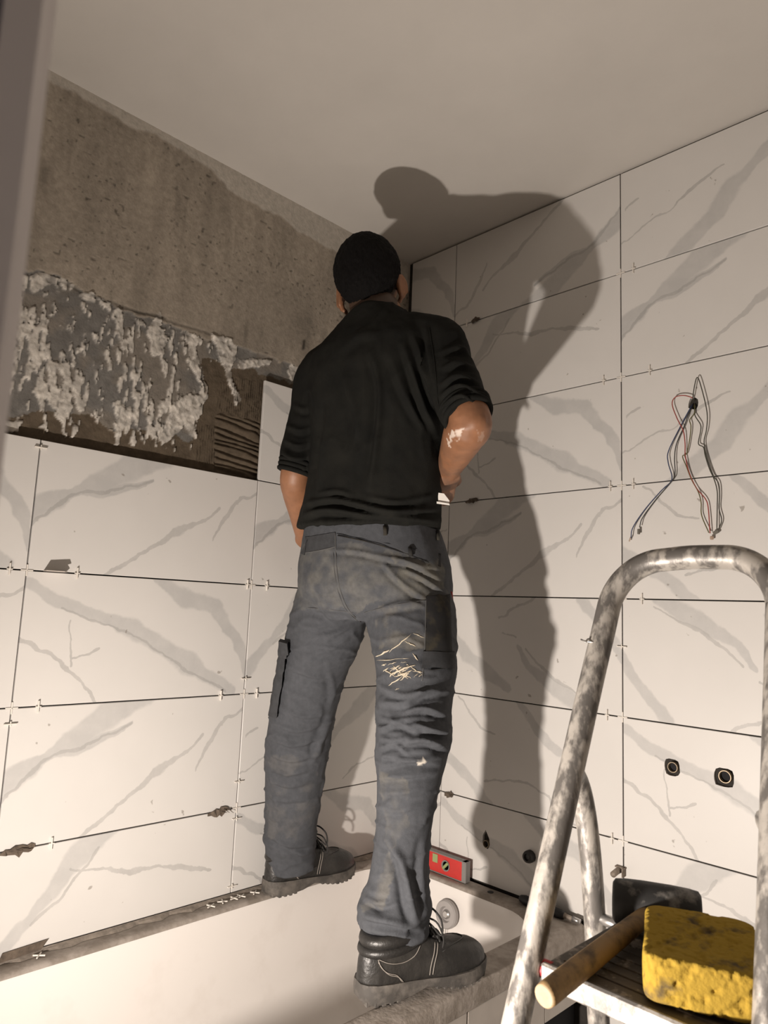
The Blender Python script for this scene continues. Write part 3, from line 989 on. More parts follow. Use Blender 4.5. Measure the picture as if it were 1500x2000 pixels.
# ------------------------------------------------------------------ loose wires and thin grey strands from the ceiling light hole
def wire(pts, colour, label, end=None, endcol=None):
    P = []
    for q in pts:
        off = q[2] if len(q) > 2 else .006
        P.append(on(1, -off, q[0], q[1]))
    mb = MB()
    mb.tube(spline(P, 6), .0013, 7)
    o = mb.build('hanging_strand', colour, None, True)
    tag(o, label, 'wire', None)
    return o
def cw(x, y):
    return (1150 + x / 4.2857, 680 + y / 4.2857)
W_blue = mat('blue_insulation', (.02, .035, .10), .5)
W_dark = mat('dark_grey_strand', (.03, .03, .028), .5)
W_red = mat('red_insulation', (.30, .05, .04), .5)
W_green = mat('yellow_green_insulation', (.11, .10, .035), .5)
W_grey = mat('olive_grey_strand', (.06, .058, .045), .5)
M_endbox = mat('grey_end_box', (.14, .13, .11), .6)
M_copper = mat('copper_end', (.55, .42, .33), .35, metal=.6)
c2 = lambda L, o0=.010: [(*cw(a, b), o) for (a, b, *rest) in L for o in [rest[0] if rest else o0]]
w1 = wire(c2([(868, 470, -.004), (845, 510, .008), (770, 650), (668, 860, .013), (665, 960, .013), (695, 1100, .011), (600, 1200, .011), (470, 1350, .011), (370, 1500, .015), (352, 1590, .012)]), W_blue, 'blue wire hanging left from the wall hole')
MB().tube([on(1, -.012, *cw(352, 1580)), on(1, -.012, *cw(338, 1618))], .0016, 6).build('wire_tip', M_copper, w1)
w2 = wire(c2([(872, 480, -.004), (832, 560, .01), (800, 650), (735, 800), (718, 920, .011), (722, 1040, .011), (700, 1105, .011), (560, 1270, .011), (450, 1420, .016), (425, 1500, .014)]), W_dark, 'dark grey strand hanging beside the blue wire')  # thin dark tube following the blue wire just to its right
MB().box(on(1, -.012, *cw(418, 1535)), (.006, .006, .014), ch=.001).build('strand_end_box', M_endbox, w2)  # small grey box at the lower end of the dark tube
w3 = wire(c2([(878, 430, -.004), (860, 412, .012), (795, 396, .013), (725, 410, .013), (698, 470, .013), (740, 590, .013), (790, 690, .013), (806, 800), (808, 900), (840, 1040), (900, 1170), (975, 1260), (1000, 1340), (1015, 1550, .012)]), W_red, 'red wire looping out of the wall hole')
w4 = wire(c2([(885, 470, -.004), (885, 540, .01), (845, 600, .011), (855, 650), (848, 740), (820, 880), (785, 905), (815, 985), (860, 1100), (915, 1200), (940, 1290), (945, 1400), (1005, 1545, .012)]), W_green, 'yellow green wire hanging behind the red one')
w5 = wire(c2([(885, 440, -.004), (872, 400, .012), (905, 245, .013), (945, 340, .013), (990, 540, .013), (985, 680, .013), (965, 780), (985, 900), (1040, 1060), (1085, 1130), (1095, 1230), (1090, 1340), (1112, 1440), (1085, 1520, .012)]), W_grey, 'olive grey strand arching above the wall hole')  # thin olive tube on a line right of the red wire
w6 = wire(c2([(890, 480, -.004), (888, 560, .01), (935, 640, .011), (935, 700), (918, 800), (960, 830), (975, 900), (1010, 1010), (1050, 1100), (1075, 1200), (1075, 1330), (1072, 1520, .012)]), W_grey, 'short kinked olive strand dropping straight below the hole')  # second olive tube, right of the yellow green wire
cn = MB()  # small grey box where the olive tubes end
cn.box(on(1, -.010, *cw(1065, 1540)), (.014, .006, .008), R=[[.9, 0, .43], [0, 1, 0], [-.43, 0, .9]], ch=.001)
cn.build('strand_end_block', M_endbox, w6)
MB().box(on(1, -.010, *cw(1030, 1588)), (.008, .006, .009), ch=.0015).build('wire_nut', M_copper, w3)

# ------------------------------------------------------------------ spirit level on the far rim
M_red = mat('red_lacquer', (.56, .035, .03), .4, var=.08, vscale=40)
M_lgrey = mat('grey_end_cap', (.22, .21, .20), .5)
M_vial = mat('green_vial', (.30, .36, .16), .2)
lev = empty('spirit_level', (.19, -.035, RIM))
tag(lev, 'red spirit level standing on the far tub rim against the tiles', 'level')
lx0, lx1, ly, lh, lt = .062, .345, -.030, .058, .022
lz = RIM + .001
dr = MB()
dr.box(((lx0 + lx1) / 2, ly, lz + lh / 2), (lx1 - lx0 - .03, lt - .004, lh - .004), ch=.001)
dr.build('face', M_red, lev)
MB().box(((lx0 + lx1) / 2, ly, lz + lh - .0015), (lx1 - lx0, lt, .003), ch=.0008).box(((lx0 + lx1) / 2, ly, lz + .0015), (lx1 - lx0, lt, .003), ch=.0008).build('edge_rail', M_lgrey, lev)
for x in (lx0 + .008, lx1 - .008):
    MB().box((x, ly, lz + lh / 2), (.016, lt + .001, lh), ch=.002).build('end_cap', M_lgrey, lev)
vc = on(1, ly - lt / 2, 870, 1690)
for k, xx in enumerate((vc[0], lx0 + .10)):
    vr = MB().lathe((xx, ly - lt / 2 + .003, lz + lh / 2), (0, -1, 0), [(.0, 0), (.0155, 0), (.0155, .0035), (.0125, .0035), (.0115, .001), (0, .001)], 28).build('vial_ring', M_lgrey, lev)
    autosmooth(vr, 40)
    MB().tube([(xx - .007, ly - lt / 2 - .0005, lz + lh / 2 - .007), (xx + .007, ly - lt / 2 - .0005, lz + lh / 2 + .007)], .0045, 10, dome=True).build('vial', M_vial, vr, True)
MB().box((vc[0] - .042, ly - lt / 2 + .0012, lz + .040), (.020, .002, .024), ch=.0006).build('sticker', M_vial, lev)

# ------------------------------------------------------------------ black hand tool on the far rim
t0 = on(1, -.028, 1020, 1768)
t1 = on(1, -.028, 1133, 1795)
t0[2] = RIM + .013
t1[2] = RIM + .010
tl = empty('screwdriver', (t0[0], -.028, RIM))
tag(tl, 'black handled hand tool lying on the far rim behind the ladder', 'tool')
d = (t1 - t0)
M_blk = mat('black_rubber_grip', (.012, .012, .013), .55, var=.2, vscale=60)
MB().tube([t0, t0 + d * .06, t0 + d * .12, t0 + d * .4, t0 + d * .7], [.010, .0125, .0115, .013, .011], 14, dome=True).build('grip', M_blk, tl, True)
MB().tube([t0 + d * .7, t0 + d * .78, t0 + d * .9], [.010, .006, .006], 10).build('shaft', M_rust, tl, True)
MB().tube([t0 + d * .88, t0 + d * 1.0], [.0075, .0065], 8).build('tip', M_chrome, tl, True)
# dark coin-like washer on the rim
p = on(2, RIM + .001, 958, 1742)
tag(MB().lathe((p[0], p[1], RIM + .0002), (0, 0, 1), [(0, 0), (.009, 0), (.0088, .0012), (.006, .0016), (0, .0014)], 18).build('rubber_washer', M_blk), 'small dark washer lying on the far rim right of the level', 'washer')

# ------------------------------------------------------------------ step ladder
def splat(name, base, paint, rough, metal, lo, hi, sc, an=(1, 1, 1)):
    m = mat(name, base, rough, metal=metal, col2=paint, vscale=sc, thresh=(lo, hi), bump=.25, bscale=90, aniso=an, detail=8)
    return m
M_alu = splat('paint_spattered_aluminium', (.15, .14, .13), (.47, .44, .40), .45, .3, .45, .58, 44, (1, 1, .45))
M_step = splat('dirty_step', (.10, .085, .07), (.34, .30, .26), .6, .2, .54, .62, 30)
M_redcap = mat('red_plastic_pin', (.55, .035, .045), .4, col2=(.75, .5, .45), vscale=60, thresh=(.62, .7))
M_rubber = mat('black_foot', (.02, .02, .02), .7)
lad = empty('step_ladder', (1.24, -.85, 0))
tag(lad, 'paint spattered aluminium step ladder with hoop handle in the right foreground', 'ladder')
S = .36
def fy(z):
    return -.85 + S * (z - .859)
def fp(x, z):
    return np.array([x, fy(z), z])
lxb, lxt, rxb, rxt = 1.062, 1.128, 1.434, 1.382
# one bent oval tube: left stile, hoop, right stile
path = [fp(lxb, .02), fp(1.087, .55), fp(1.100, .86), fp(1.117, 1.2), fp(1.124, 1.31)]
ztop, rr_ = 1.432, .085
for k in range(0, 9):
    a = math.pi - math.pi / 2 * k / 8
    path.append(fp(1.126 + rr_ * (1 + math.cos(a)), ztop - rr_ + rr_ * math.sin(a)))
path.append(fp(1.25, ztop + .003))
for k in range(0, 9):
    a = math.pi / 2 - math.pi / 2 * k / 8
    path.append(fp(1.384 - rr_ + rr_ * math.cos(a), ztop + .002 - rr_ + rr_ * math.sin(a)))
path += [fp(1.391, 1.22), fp(1.405, .95), fp(1.414, .7), fp(rxb, .02)]
def oval_path(pts, r, flat, n=16):
    mb = MB()
    mb.tube(pts, r, n, flat=flat, upv=np.array([0, 1.0, 0]))
    return mb
oval_path(spline(path, 3), .0185, 1.1, 18).build('frame_tube', M_alu, lad, True)
for x in (lxb, rxb):
    MB().tube([fp(x, .0), fp(x, .05)], .022, 12).build('foot', M_rubber, lad, True)
# wire twisted round the stile
wq = fp(1.112, 1.30)
MB().tube([wq + np.array([.024 * math.cos(a), .024 * math.sin(a), .004 * math.sin(a * 1.3)]) for a in np.linspace(-2.2, 2.6, 16)] + [wq + np.array([.0, -.03, -.004])], .0014, 6).build('wire_loop', M_chrome, lad, True)
# platform and steps
def step(zc_, y0, y1, x0, x1, nm, m):
    mb = MB()
    mb.box(((x0 + x1) / 2, (y0 + y1) / 2, zc_ - .011), (x1 - x0, y1 - y0, .022), ch=.004)
    o = mb.build(nm, m, lad)
    tr = MB()
    tr.box(((x0 + x1) / 2, y0 - .001, zc_ - .013), (x1 - x0 + .004, .010, .030), ch=.003)
    tr.build('nosing', M_alu, o)
    for k in range(9):
        yy = y0 + .03 + (y1 - y0 - .06) * k / 8
        MB().box(((x0 + x1) / 2, yy, zc_ + .0006), (x1 - x0 - .03, .007, .0022), ch=.0005).build('tread_rib', m, o)
    return o
step(.859, -.85, -.60, 1.122, 1.386, 'platform', M_step)
for z in (.62, .38, .14):
    yy = fy(z)
    step(z, yy - .045, yy + .045, 1.085 + (.86 - z) * -.01, 1.402, 'step', M_step)
for x0, x1 in ((1.100, 1.130), (1.398, 1.370)):
    MB().tube([(x0, -.842, .848), (x1, -.842, .848)], .0125, 14).build('hinge_pin', M_redcap, lad, True)
# rear legs, bent forward at the top to the stiles
for sx in (0, 1):
    X = (lambda a: a) if sx == 0 else (lambda a: 2.486 - a)
    pts = [(X(1.104), -.752, 1.085), (X(1.092), -.728, 1.088), (X(1.079), -.69, 1.075), (X(1.076), -.662, 1.03), (X(1.080), -.648, .95), (X(1.080), -.630, .82), (X(1.076), -.605, .62), (X(1.05), -.47, .02)]
    MB().tube(spline(pts, 5), .0175, 14, upv=np.array([1.0, 0, 0])).build('rear_leg', M_alu, lad, True)
    MB().tube([(X(1.05), -.472, 0), (X(1.05), -.466, .04)], .019, 12).build('foot', M_rubber, lad, True)
    MB().tube([(X(1.085), -.636, .853), (X(1.11), -.636, .853), (X(1.128), -.636, .853)], .009, 10).build('rear_pin', M_chrome, lad, True)
for z in (.5, .2):
    MB().tube([(1.072, -.588 + (.5 - z) * .2, z), (1.414, -.588 + (.5 - z) * .2, z)], .009, 10).build('rear_brace', M_alu, lad, True)

# ------------------------------------------------------------------ rubber mallet on the platform
M_handle = mat('worn_wood_handle', (.33, .21, .09), .65, col2=(.11, .075, .045), vscale=30, thresh=(.45, .68), bump=.15, aniso=(1, 1, 1))
M_endgrain = mat('end_grain', (.42, .32, .20), .8, var=.15, vscale=90)
M_head = mat('black_rubber_head', (.022, .022, .022), .55, col2=(.20, .19, .175), vscale=30, thresh=(.54, .68), bump=.3)
PZ = .861
mal = empty('rubber_mallet', (1.15, -.62, PZ))
tag(mal, 'black rubber mallet with wooden handle lying on the ladder platform', 'mallet')
hc = on(2, PZ + .036, 1282, 1772)
hend = at(1063, 1946, .885)
hd = (hc - hend)
hd /= np.linalg.norm(hd)
ha = np.array([.90, .42, 0.0])
ha /= np.linalg.norm(ha)
prof = [(0, -.064), (.026, -.064), (.0315, -.060), (.0335, -.045), (.0345, -.02), (.0345, .02), (.0335, .045), (.0315, .060), (.026, .064), (0, .064)]
mh = MB().lathe(hc, ha, prof, 28).build('head', M_head, mal)
autosmooth(mh, 50)
L_ = np.linalg.norm(hc - hend)
hpts = [hend + hd * L_ * q for q in (0, .03, .25, .5, .75, .93)]
MB().tube(hpts, [.0140, .0150, .0152, .0145, .0135, .0125], 16).build('handle', M_handle, mal, True)
MB().lathe(hend - hd * .0006, hd, [(0, -.0006), (.0125, -.0006), (.0138, .0006), (0, .001)], 20).build('handle_end', M_endgrain, mal)

# ------------------------------------------------------------------ yellow sponge
M_sponge = mat('yellow_sponge', (.40, .265, .042), .95, col2=(.12, .09, .05), vscale=17, thresh=(.52, .64), bump=.5, bscale=150, spec=.1)
def sponge():
    c0 = on(2, PZ, 1252, 1953)
    c1 = on(2, PZ, 1472, 2003)
    ex = c1 - c0
    w = .142
    ex = ex / np.linalg.norm(ex)
    ey = np.array([-ex[1], ex[0], 0])
    bm = bmesh.new()
    bmesh.ops.create_cube(bm, size=1.0)
    L, H = .165, .056
    for v in bm.verts:
        v.co = Vector((v.co.x * w, v.co.y * L, v.co.z * H))
    bmesh.ops.bevel(bm, geom=[e for e in bm.edges if abs(e.verts[0].co.z - e.verts[1].co.z) > .01], offset=.022, segments=5, affect='EDGES', profile=.5)
    bmesh.ops.bevel(bm, geom=[e for e in bm.edges if abs(e.verts[0].co.z - e.verts[1].co.z) < .001 and len(e.link_faces) == 2 and e.calc_face_angle(0) > 1], offset=.005, segments=2, affect='EDGES', profile=.5)
    me = bpy.data.meshes.new('s')
    bm.to_mesh(me)
    bm.free()
    mb = MB()
    mb.v = [tuple(v.co) for v in me.vertices]
    mb.f = [tuple(p.vertices) for p in me.polygons]
    me2 = remeshed(mb, .0022, 1)
    P = getco(me2)
    N = getno(me2)
    pore = sstep(.66, .76, vnoise(P, 190, 3)) * .6 + sstep(.70, .78, vnoise(P, 95, 7)) * .8
    bend = .003 * np.cos(P[:, 0] / w * 2.2) + .0035 * np.sin(P[:, 1] * 30)
    P = P - N * (pore * .0028)[:, None] + N * ((fbm(P, 25, 5, 3) - .5) * .003)[:, None]
    P[:, 2] += bend * (P[:, 2] > -.02)
    lo = P[:, 2].min()
    base = c0 + ex * (w / 2 + .002) + ey * (L / 2 - .012)
    # front edge hangs slightly over the nosing; the block rests flat on the platform
    Q = base[None, :] + P[:, :1] * ex + P[:, 1:2] * ey + (P[:, 2:3] - lo + .0025) * np.array([0, 0, 1.0])
    Q[:, 2] += 0
    setco(me2, Q)
    o = link('sponge', me2, M_sponge, None, True)
    tag(o, 'large yellow tiling sponge with dirty patches on the ladder platform', 'sponge')
sponge()

# ------------------------------------------------------------------ work lamp on a stand beside the tub (out of frame, gives the light)
M_lamp = mat('yellow_lamp_housing', (.5, .34, .03), .5)
M_glass = mat('lit_lamp_glass', (.9, .85, .8), .3, emit=((1, .85, .7), 6.0))
lam = empty('work_lamp', (LAMP_POS.x, LAMP_POS.y - .05, 0))
tag(lam, 'yellow tripod work lamp lighting the corner from beside the tub', 'lamp')
aim = np.array((LAMP_AIM - LAMP_POS).normalized())
lp = np.array(LAMP_POS)
sx_ = np.cross(aim, [0, 0, 1.0])
sx_ /= np.linalg.norm(sx_)
sz_ = np.cross(sx_, aim)
R3 = np.array([sx_, aim, sz_])
MB().box(lp - aim * .035, (.13, .035, .11), R=R3, ch=.006).build('housing', M_lamp, lam)
MB().box(lp - aim * .0165, (.10, .002, .08), R=R3).build('glass', M_glass, lam)
pb = lp - aim * .05
MB().tube([pb, pb - np.array([0, 0, .1]), (pb[0], pb[1], .3)], .009, 10).build('pole', M_blk, lam, True)
for a in (0.3, 2.4, 4.5):
    MB().tube([(pb[0], pb[1], .32), (pb[0] + .16 * math.cos(a), pb[1] + .05 * math.sin(a), .008)], .008, 8, dome=True).build('tripod_leg', M_blk, lam, True)

# ------------------------------------------------------------------ the man
M_skin = mat('skin', (.36, .185, .105), .5, var=.12, vscale=35, bump=.06, bscale=140, attr='Col')
M_shirt = mat('black_shirt', (.0075, .0078, .0072), .9, spec=.15, col2=(.0135, .0135, .0115), vscale=14, bump=.15, bscale=300)
M_trousers = mat('grey_work_trousers', attr='Col', rough=.9, spec=.2, var=.12, vscale=90, bump=.15, bscale=400)
M_pocket = mat('grey_pocket_cloth', (.046, .048, .052), .9, var=.2, vscale=60, spec=.2)
M_pocketdark = mat('dark_pocket_cloth', (.022, .022, .023), .9, col2=(.06, .052, .034), vscale=22, thresh=(.5, .75), spec=.2)
M_thread = mat('seam_thread', (.085, .085, .085), .9)
M_hair = mat('black_hair', (.0045, .004, .004), .85, spec=.15, var=.3, vscale=200, bump=.5, bscale=260, aniso=(1, 1, .4))
M_leather = mat('black_leather', (.018, .017, .016), .42, col2=(.045, .042, .038), vscale=16, thresh=(.45, .75), bump=.25, bscale=170)
M_sole = mat('grey_rubber_sole', (.055, .050, .045), .75, col2=(.14, .125, .11), vscale=30, thresh=(.42, .7), bump=.3)
M_lace = mat('black_lace', (.016, .015, .014), .7)
M_stitch = mat('pale_stitching', (.30, .27, .24), .7)

H_ = np.array([-.7136, .7006, 0.0])
R_ = np.array([.7006, .7136, 0.0])
def heading(deg):
    a = math.radians(deg)
    f = H_ * math.cos(a) + R_ * math.sin(a)
    return f / np.linalg.norm(f), np.array([f[1], -f[0], 0.0]) / np.linalg.norm(f)
def ring2(c, X, Y, a, b, n=36, p=2.3):
    out = []
    for k in range(n):
        th = 2 * math.pi * k / n
        cx, sy = math.cos(th), math.sin(th)
        out.append(np.array(c) + X * a * np.sign(cx) * abs(cx) ** (2 / p) + Y * b * np.sign(sy) * abs(sy) ** (2 / p))
    return out
def limb(mb, pts, rad, n=22, sub=6, flat=1.0, dome_end=True):
    P = spline(pts, sub)
    r = spline([[q, 0, 0] for q in rad], sub)[:, 0]
    mb.tube(P, r, n, dome=True, flat=flat, dome_end=dome_end)
FT, RT = heading(36)            # torso heading: turned right of the camera axis, facing the right-hand wall
FP, RP = heading(34)
FH, RH = heading(13)            # head turned back towards the corner

# joints (photo position + distance)
shR, elR, wrR = at(851, 676, 1.715), at(919, 822, 1.565), at(877, 915, 1.725)
shL, elL, wrL = at(634, 738, 1.885), at(577, 925, 1.86), at(598, 1055, 2.04)
hipR, knR, anR = at(792, 1160, 1.74), at(808, 1435, 1.56), at(776, 1800, 1.485)
hipL, knL, anL = at(655, 1170, 1.84), at(584, 1440, 1.905), at(570, 1665, 1.955)
neck0 = at(741, 628, 1.815)
HC = at(723, 557, 1.868)
SPINE = [(718, 1035, 1.80, .192, .140), (725, 985, 1.795, .186, .134), (731, 930, 1.797, .181, .128), (736, 860, 1.80, .187, .128), (738, 790, 1.80, .199, .130),
         (739, 730, 1.80, .203, .127), (740, 690, 1.803, .190, .115), (741, 662, 1.806, .153, .098), (742, 640, 1.81, .110, .085), (742, 622, 1.814, .077, .075), (741, 610, 1.818, .067, .067)]

man = empty('person', (0.38, -.50, RIM))
tag(man, 'man in black shirt and grey work trousers standing astride the tub, seen from behind', 'person')

# ---- shirt
def smoothstep_taper(q):
    return np.sin(np.pi * np.clip(q, 0, 1)) ** .6
def creases(me, specs, facing=.15):
    P = getco(me)
    N = getno(me)
    uv = proj(P)
    V = P - CO
    V /= np.linalg.norm(V, axis=1)[:, None]
    fc = np.clip((-(N * V).sum(1) - facing) * 2.2, 0, 1)
    D = np.zeros(len(P))
    for pts, w, amp in specs:
        pts = spline([[*q, 0] for q in pts], 5)[:, :2]
        lo, hi = pts.min(0) - 4 * w, pts.max(0) + 4 * w
        m = np.where((uv[:, 0] > lo[0]) & (uv[:, 0] < hi[0]) & (uv[:, 1] > lo[1]) & (uv[:, 1] < hi[1]) & (fc > 0))[0]
        if not len(m):
            continue
        s, q = polydist(uv[m], pts)
        prof = np.exp(-(s / w) ** 2) - .75 * np.exp(-((s - 1.7 * w) / (1.1 * w)) ** 2)
        D[m] += 1.4 * amp * prof * smoothstep_taper(q * .96 + .02)
    return P, N, uv, D * fc
sm = MB()
rings = [ring2(at(u, v, t), RT, FT, a, b) for u, v, t, a, b in SPINE]
sm.loft(rings)
limb(sm, [neck0 + (shR - neck0) * .35 - [0, 0, .035], shR, shR + (elR - shR) * .35, shR + (elR - shR) * .7, shR + (elR - shR) * .94], [.070, .073, .062, .058, .056], dome_end=False)
limb(sm, [neck0 + (shL - neck0) * .35 - [0, 0, .035], shL, shL + (elL - shL) * .35, shL + (elL - shL) * .7, elL + [0, 0, .012]], [.070, .072, .060, .053, .048], dome_end=False)
# shoulder blades and a soft lower back
for u, v, t, rr in ((690, 720, 1.73, .075), (800, 700, 1.67, .08)):
    c = at(u, v, t) + FT * .055
    sm.ellipsoid(c, (RT, FT, (0, 0, 1)), (rr, .06, .10))
sme = remeshed(sm, .0048, 9)
SH = []
A = SH.append
for pts, w, a in [([(728, 690), (742, 760), (738, 850), (722, 950)], 7, .006), ([(640, 800), (632, 880), (620, 960)], 6, .004), ([(668, 720), (690, 790), (700, 850)], 8, .003),
                  ([(786, 670), (808, 740), (828, 800), (852, 850)], 6, .005), ([(806, 655), (828, 720), (850, 790)], 5, .004), ([(832, 640), (842, 700), (852, 760)], 5, .005),
                  ([(760, 690), (790, 770), (830, 840)], 7, .003), ([(660, 690), (700, 660), (740, 650)], 8, .002),
                  # hem bunching
                  ([(590, 985), (650, 975), (700, 985), (760, 998), (850, 995)], 6, .006), ([(585, 1008), (640, 996), (720, 1006), (800, 1012), (855, 1018)], 6, .006),
                  ([(600, 1028), (680, 1018), (760, 1024), (850, 1034)], 5, .005), ([(620, 965), (660, 960), (690, 968)], 5, .004), ([(720, 972), (780, 980), (840, 968)], 5, .004),
                  # right sleeve gathers
                  ([(862, 690), (890, 680), (915, 690)], 5, .004), ([(866, 720), (895, 712), (926, 722)], 5, .004), ([(862, 752), (895, 738), (935, 752)], 5, .0045), ([(862, 776), (900, 756), (945, 776)], 5, .005),
                  ([(866, 795), (900, 776), (948, 792)], 4.5, .005), ([(872, 812), (905, 792), (950, 806)], 4, .004),
                  # left sleeve gathers
                  ([(560, 830), (585, 842), (605, 836)], 5, .004), ([(556, 858), (580, 872), (604, 866)], 5, .005), ([(550, 882), (576, 898), (604, 892)], 5, .005), ([(550, 905), (574, 920), (602, 914)], 4.5, .005),
                  ([(575, 790), (592, 800), (604, 796)], 5, .003)]:
    A((pts, w, a))
P, N, uv, D = creases(sme, SH)
rdg = 1 - np.abs(2 * fbm(P * [1, 1, .42], 13, 207, 2) - 1) * 3.2
D = D * 1.7 + (fbm(P * [1, 1, .6], 16, 201, 3) - .5) * .008 + (fbm(P, 45, 205, 2) - .5) * .002 + np.clip(rdg, 0, 1) ** 2 * .0045
P = P + N * D[:, None]
setco(sme, P)
shirt = link('shirt', sme, M_shirt, man, True)
shirt['label'] = 'black long sleeved shirt pushed up to the elbows'

# ---- trousers
tm = MB()
WAIST = [(722, 1022, 1.80, .176, .128), (726, 1060, 1.80, .190, .136), (729, 1105, 1.795, .203, .148), (730, 1150, 1.79, .206, .152), (730, 1185, 1.79, .195, .138), (728, 1212, 1.79, .165, .105)]
tm.loft([ring2(at(u, v, t), RP, FP, a, b) for u, v, t, a, b in WAIST])
# buttocks
for u, v, t in ((655, 1120, 1.765), (775, 1110, 1.70)):
    tm.ellipsoid(at(u, v, t) + FP * .03, (RP, FP, (0, 0, 1)), (.095, .075, .105))
limb(tm, [hipL + [0, 0, .02], at(634, 1235, 1.855), at(612, 1310, 1.88), knL, at(573, 1545, 1.93), at(567, 1635, 1.95), at(567, 1690, 1.958)], [.098, .098, .085, .086, .077, .070, .066], 26, dome_end=False)
limb(tm, [hipR + [0, 0, .01], at(806, 1225, 1.69), at(811, 1310, 1.63), at(809, 1400, 1.58), at(806, 1455, 1.555), at(797, 1530, 1.535), at(787, 1630, 1.512), at(777, 1730, 1.495), at(770, 1785, 1.49), at(776, 1826, 1.482)],
     [.108, .105, .092, .084, .081, .068, .059, .064, .077, .060], 26, dome_end=False)
# gathered cuffs
def torus(mb, c, X, Y, a, b, r, n=28, m=10):
    c = np.array(c)
    Z = np.cross(X, Y)
    rings = []
    for k in range(n):
        th = 2 * math.pi * k / n
        d = X * math.cos(th) * a + Y * math.sin(th) * b
        e = d / np.linalg.norm(d)
        rings.append([c + d + (e * math.cos(2 * math.pi * j / m) + Z * math.sin(2 * math.pi * j / m)) * r for j in range(m)])
    mb.loft(rings, closed=True)
torus(tm, at(770, 1772, 1.49), CR, np.cross([0, 0, 1.0], CR), .058, .056, .022)
torus(tm, at(774, 1806, 1.485), CR * .99 + np.array([0, 0, -.12]), np.cross([0, 0, 1.0], CR), .052, .052, .018)
torus(tm, at(566, 1636, 1.95), CR, np.cross([0, 0, 1.0], CR), .058, .056, .018)
tme = remeshed(tm, .0046, 8)
TS = [  # seat and pocket flap creases
    ([(640, 1075), (700, 1078), (770, 1095), (860, 1112)], 4, .004), ([(740, 1085), (800, 1100), (868, 1138)], 5, .005), ([(745, 1095), (780, 1135), (830, 1170)], 5, .005), ([(790, 1112), (830, 1132), (875, 1165)], 4, .005),
    ([(600, 1185), (650, 1190), (700, 1200)], 6, .003), ([(720, 1200), (760, 1185), (830, 1178)], 6, .004), ([(700, 1215), (660, 1235), (610, 1245)], 5, .004), ([(695, 1230), (650, 1265), (600, 1280)], 5, .003),
    # left thigh and knee
    ([(565, 1300), (610, 1320), (650, 1325)], 5, .003), ([(540, 1375), (590, 1400), (640, 1392)], 5, .004), ([(530, 1410), (580, 1428), (630, 1415)], 5, .004), ([(525, 1440), (575, 1456), (630, 1440)], 4.5, .0045),
    ([(520, 1470), (570, 1486), (625, 1470)], 4.5, .004), ([(520, 1500), (565, 1512), (615, 1500)], 4, .0035), ([(525, 1525), (565, 1536), (600, 1528)], 4, .003), ([(530, 1560), (560, 1566), (600, 1560)], 4, .0025),
    ([(655, 1390), (625, 1450), (610, 1490)], 6, .006), ([(640, 1300), (650, 1350), (636, 1420)], 6, .003),
    # right thigh and knee: deep gathers
    ([(740, 1340), (790, 1358), (850, 1345)], 6, .004), ([(738, 1372), (790, 1372), (830, 1352), (880, 1350)], 6, .006), ([(790, 1390), (830, 1384), (872, 1398)], 5, .007), ([(740, 1402), (775, 1408), (815, 1398)], 5, .005), ([(738, 1424), (780, 1414), (820, 1430)], 5, .007), ([(800, 1412), (850, 1428), (884, 1432)], 6, .009),
    ([(744, 1440), (765, 1446), (800, 1440)], 4, .005), ([(790, 1450), (830, 1446), (872, 1462)], 6, .009), ([(742, 1462), (770, 1454), (800, 1474)], 4, .006), ([(748, 1476), (800, 1484), (862, 1478)], 4.5, .006), ([(742, 1496), (800, 1488), (858, 1490)], 5, .006), ([(742, 1520), (790, 1516), (850, 1510)], 5, .005),
    ([(740, 1550), (785, 1548), (830, 1540)], 5, .004), ([(738, 1580), (780, 1585), (815, 1572)], 5, .003),
    # right shin: long diagonal fold and cuff
    ([(758, 1640), (785, 1690), (800, 1760), (812, 1800)], 8, .010), ([(830, 1640), (822, 1700), (830, 1780)], 6, .004), ([(722, 1715), (770, 1708), (800, 1715)], 5, .003), ([(714, 1752), (740, 1765), (770, 1758)], 6, .006),
    ([(712, 1790), (760, 1800), (820, 1812)], 6, .008), ([(720, 1815), (760, 1822), (800, 1828)], 5, .005),
    ([(518, 1625), (560, 1650), (610, 1650)], 5, .006), ([(560, 1655), (590, 1668), (612, 1660)], 4, .004)]
P, N, uv, D = creases(tme, TS)
rdg = 1 - np.abs(2 * fbm(P * [.8, .8, 1.7], 15, 307, 2) - 1) * 3.4
D += (fbm(P * [1, 1, .7], 18, 301, 3) - .5) * .006 + (fbm(P, 60, 305, 2) - .5) * .0014 + np.clip(rdg, 0, 1) ** 2 * .004 * sstep(1.42, 1.28, P[:, 2])
P = P + N * D[:, None]
setco(tme, P)
# colour: slate cloth, dust on the seat, pale paint smear
uv = proj(P)
wob = np.stack([fbm(P, 30, 311, 3) - .5, fbm(P, 30, 317, 3) - .5], 1) * 40
base = np.array([.064, .068, .076])
C = np.tile(base, (len(P), 1)) * (0.85 + .3 * fbm(P, 12, 321, 3))[:, None]
V = (P - CO)
rear = sstep(-.1, .3, -(getno(tme) * (V / np.linalg.norm(V, axis=1)[:, None])).sum(1))
def dab(poly, col, amt, soft_scale, lo, hi, seed, blur=0):
    global C
    q = uv + wob * (blur if blur else 1)
    m = inpoly(q, poly) * sstep(lo, hi, fbm(P, soft_scale, seed, 4)) * amt * (rear > .3)
    C = C * (1 - m)[:, None] + np.array(col) * m[:, None]
dab([(575, 1065), (660, 1050), (870, 1105), (880, 1170), (820, 1195), (720, 1180), (690, 1195), (570, 1190)], (.15, .145, .13), .55, 40, .25, .8, 331)
dab([(760, 1085), (870, 1110), (878, 1165), (800, 1170)], (.16, .15, .12), .5, 55, .3, .75, 337)
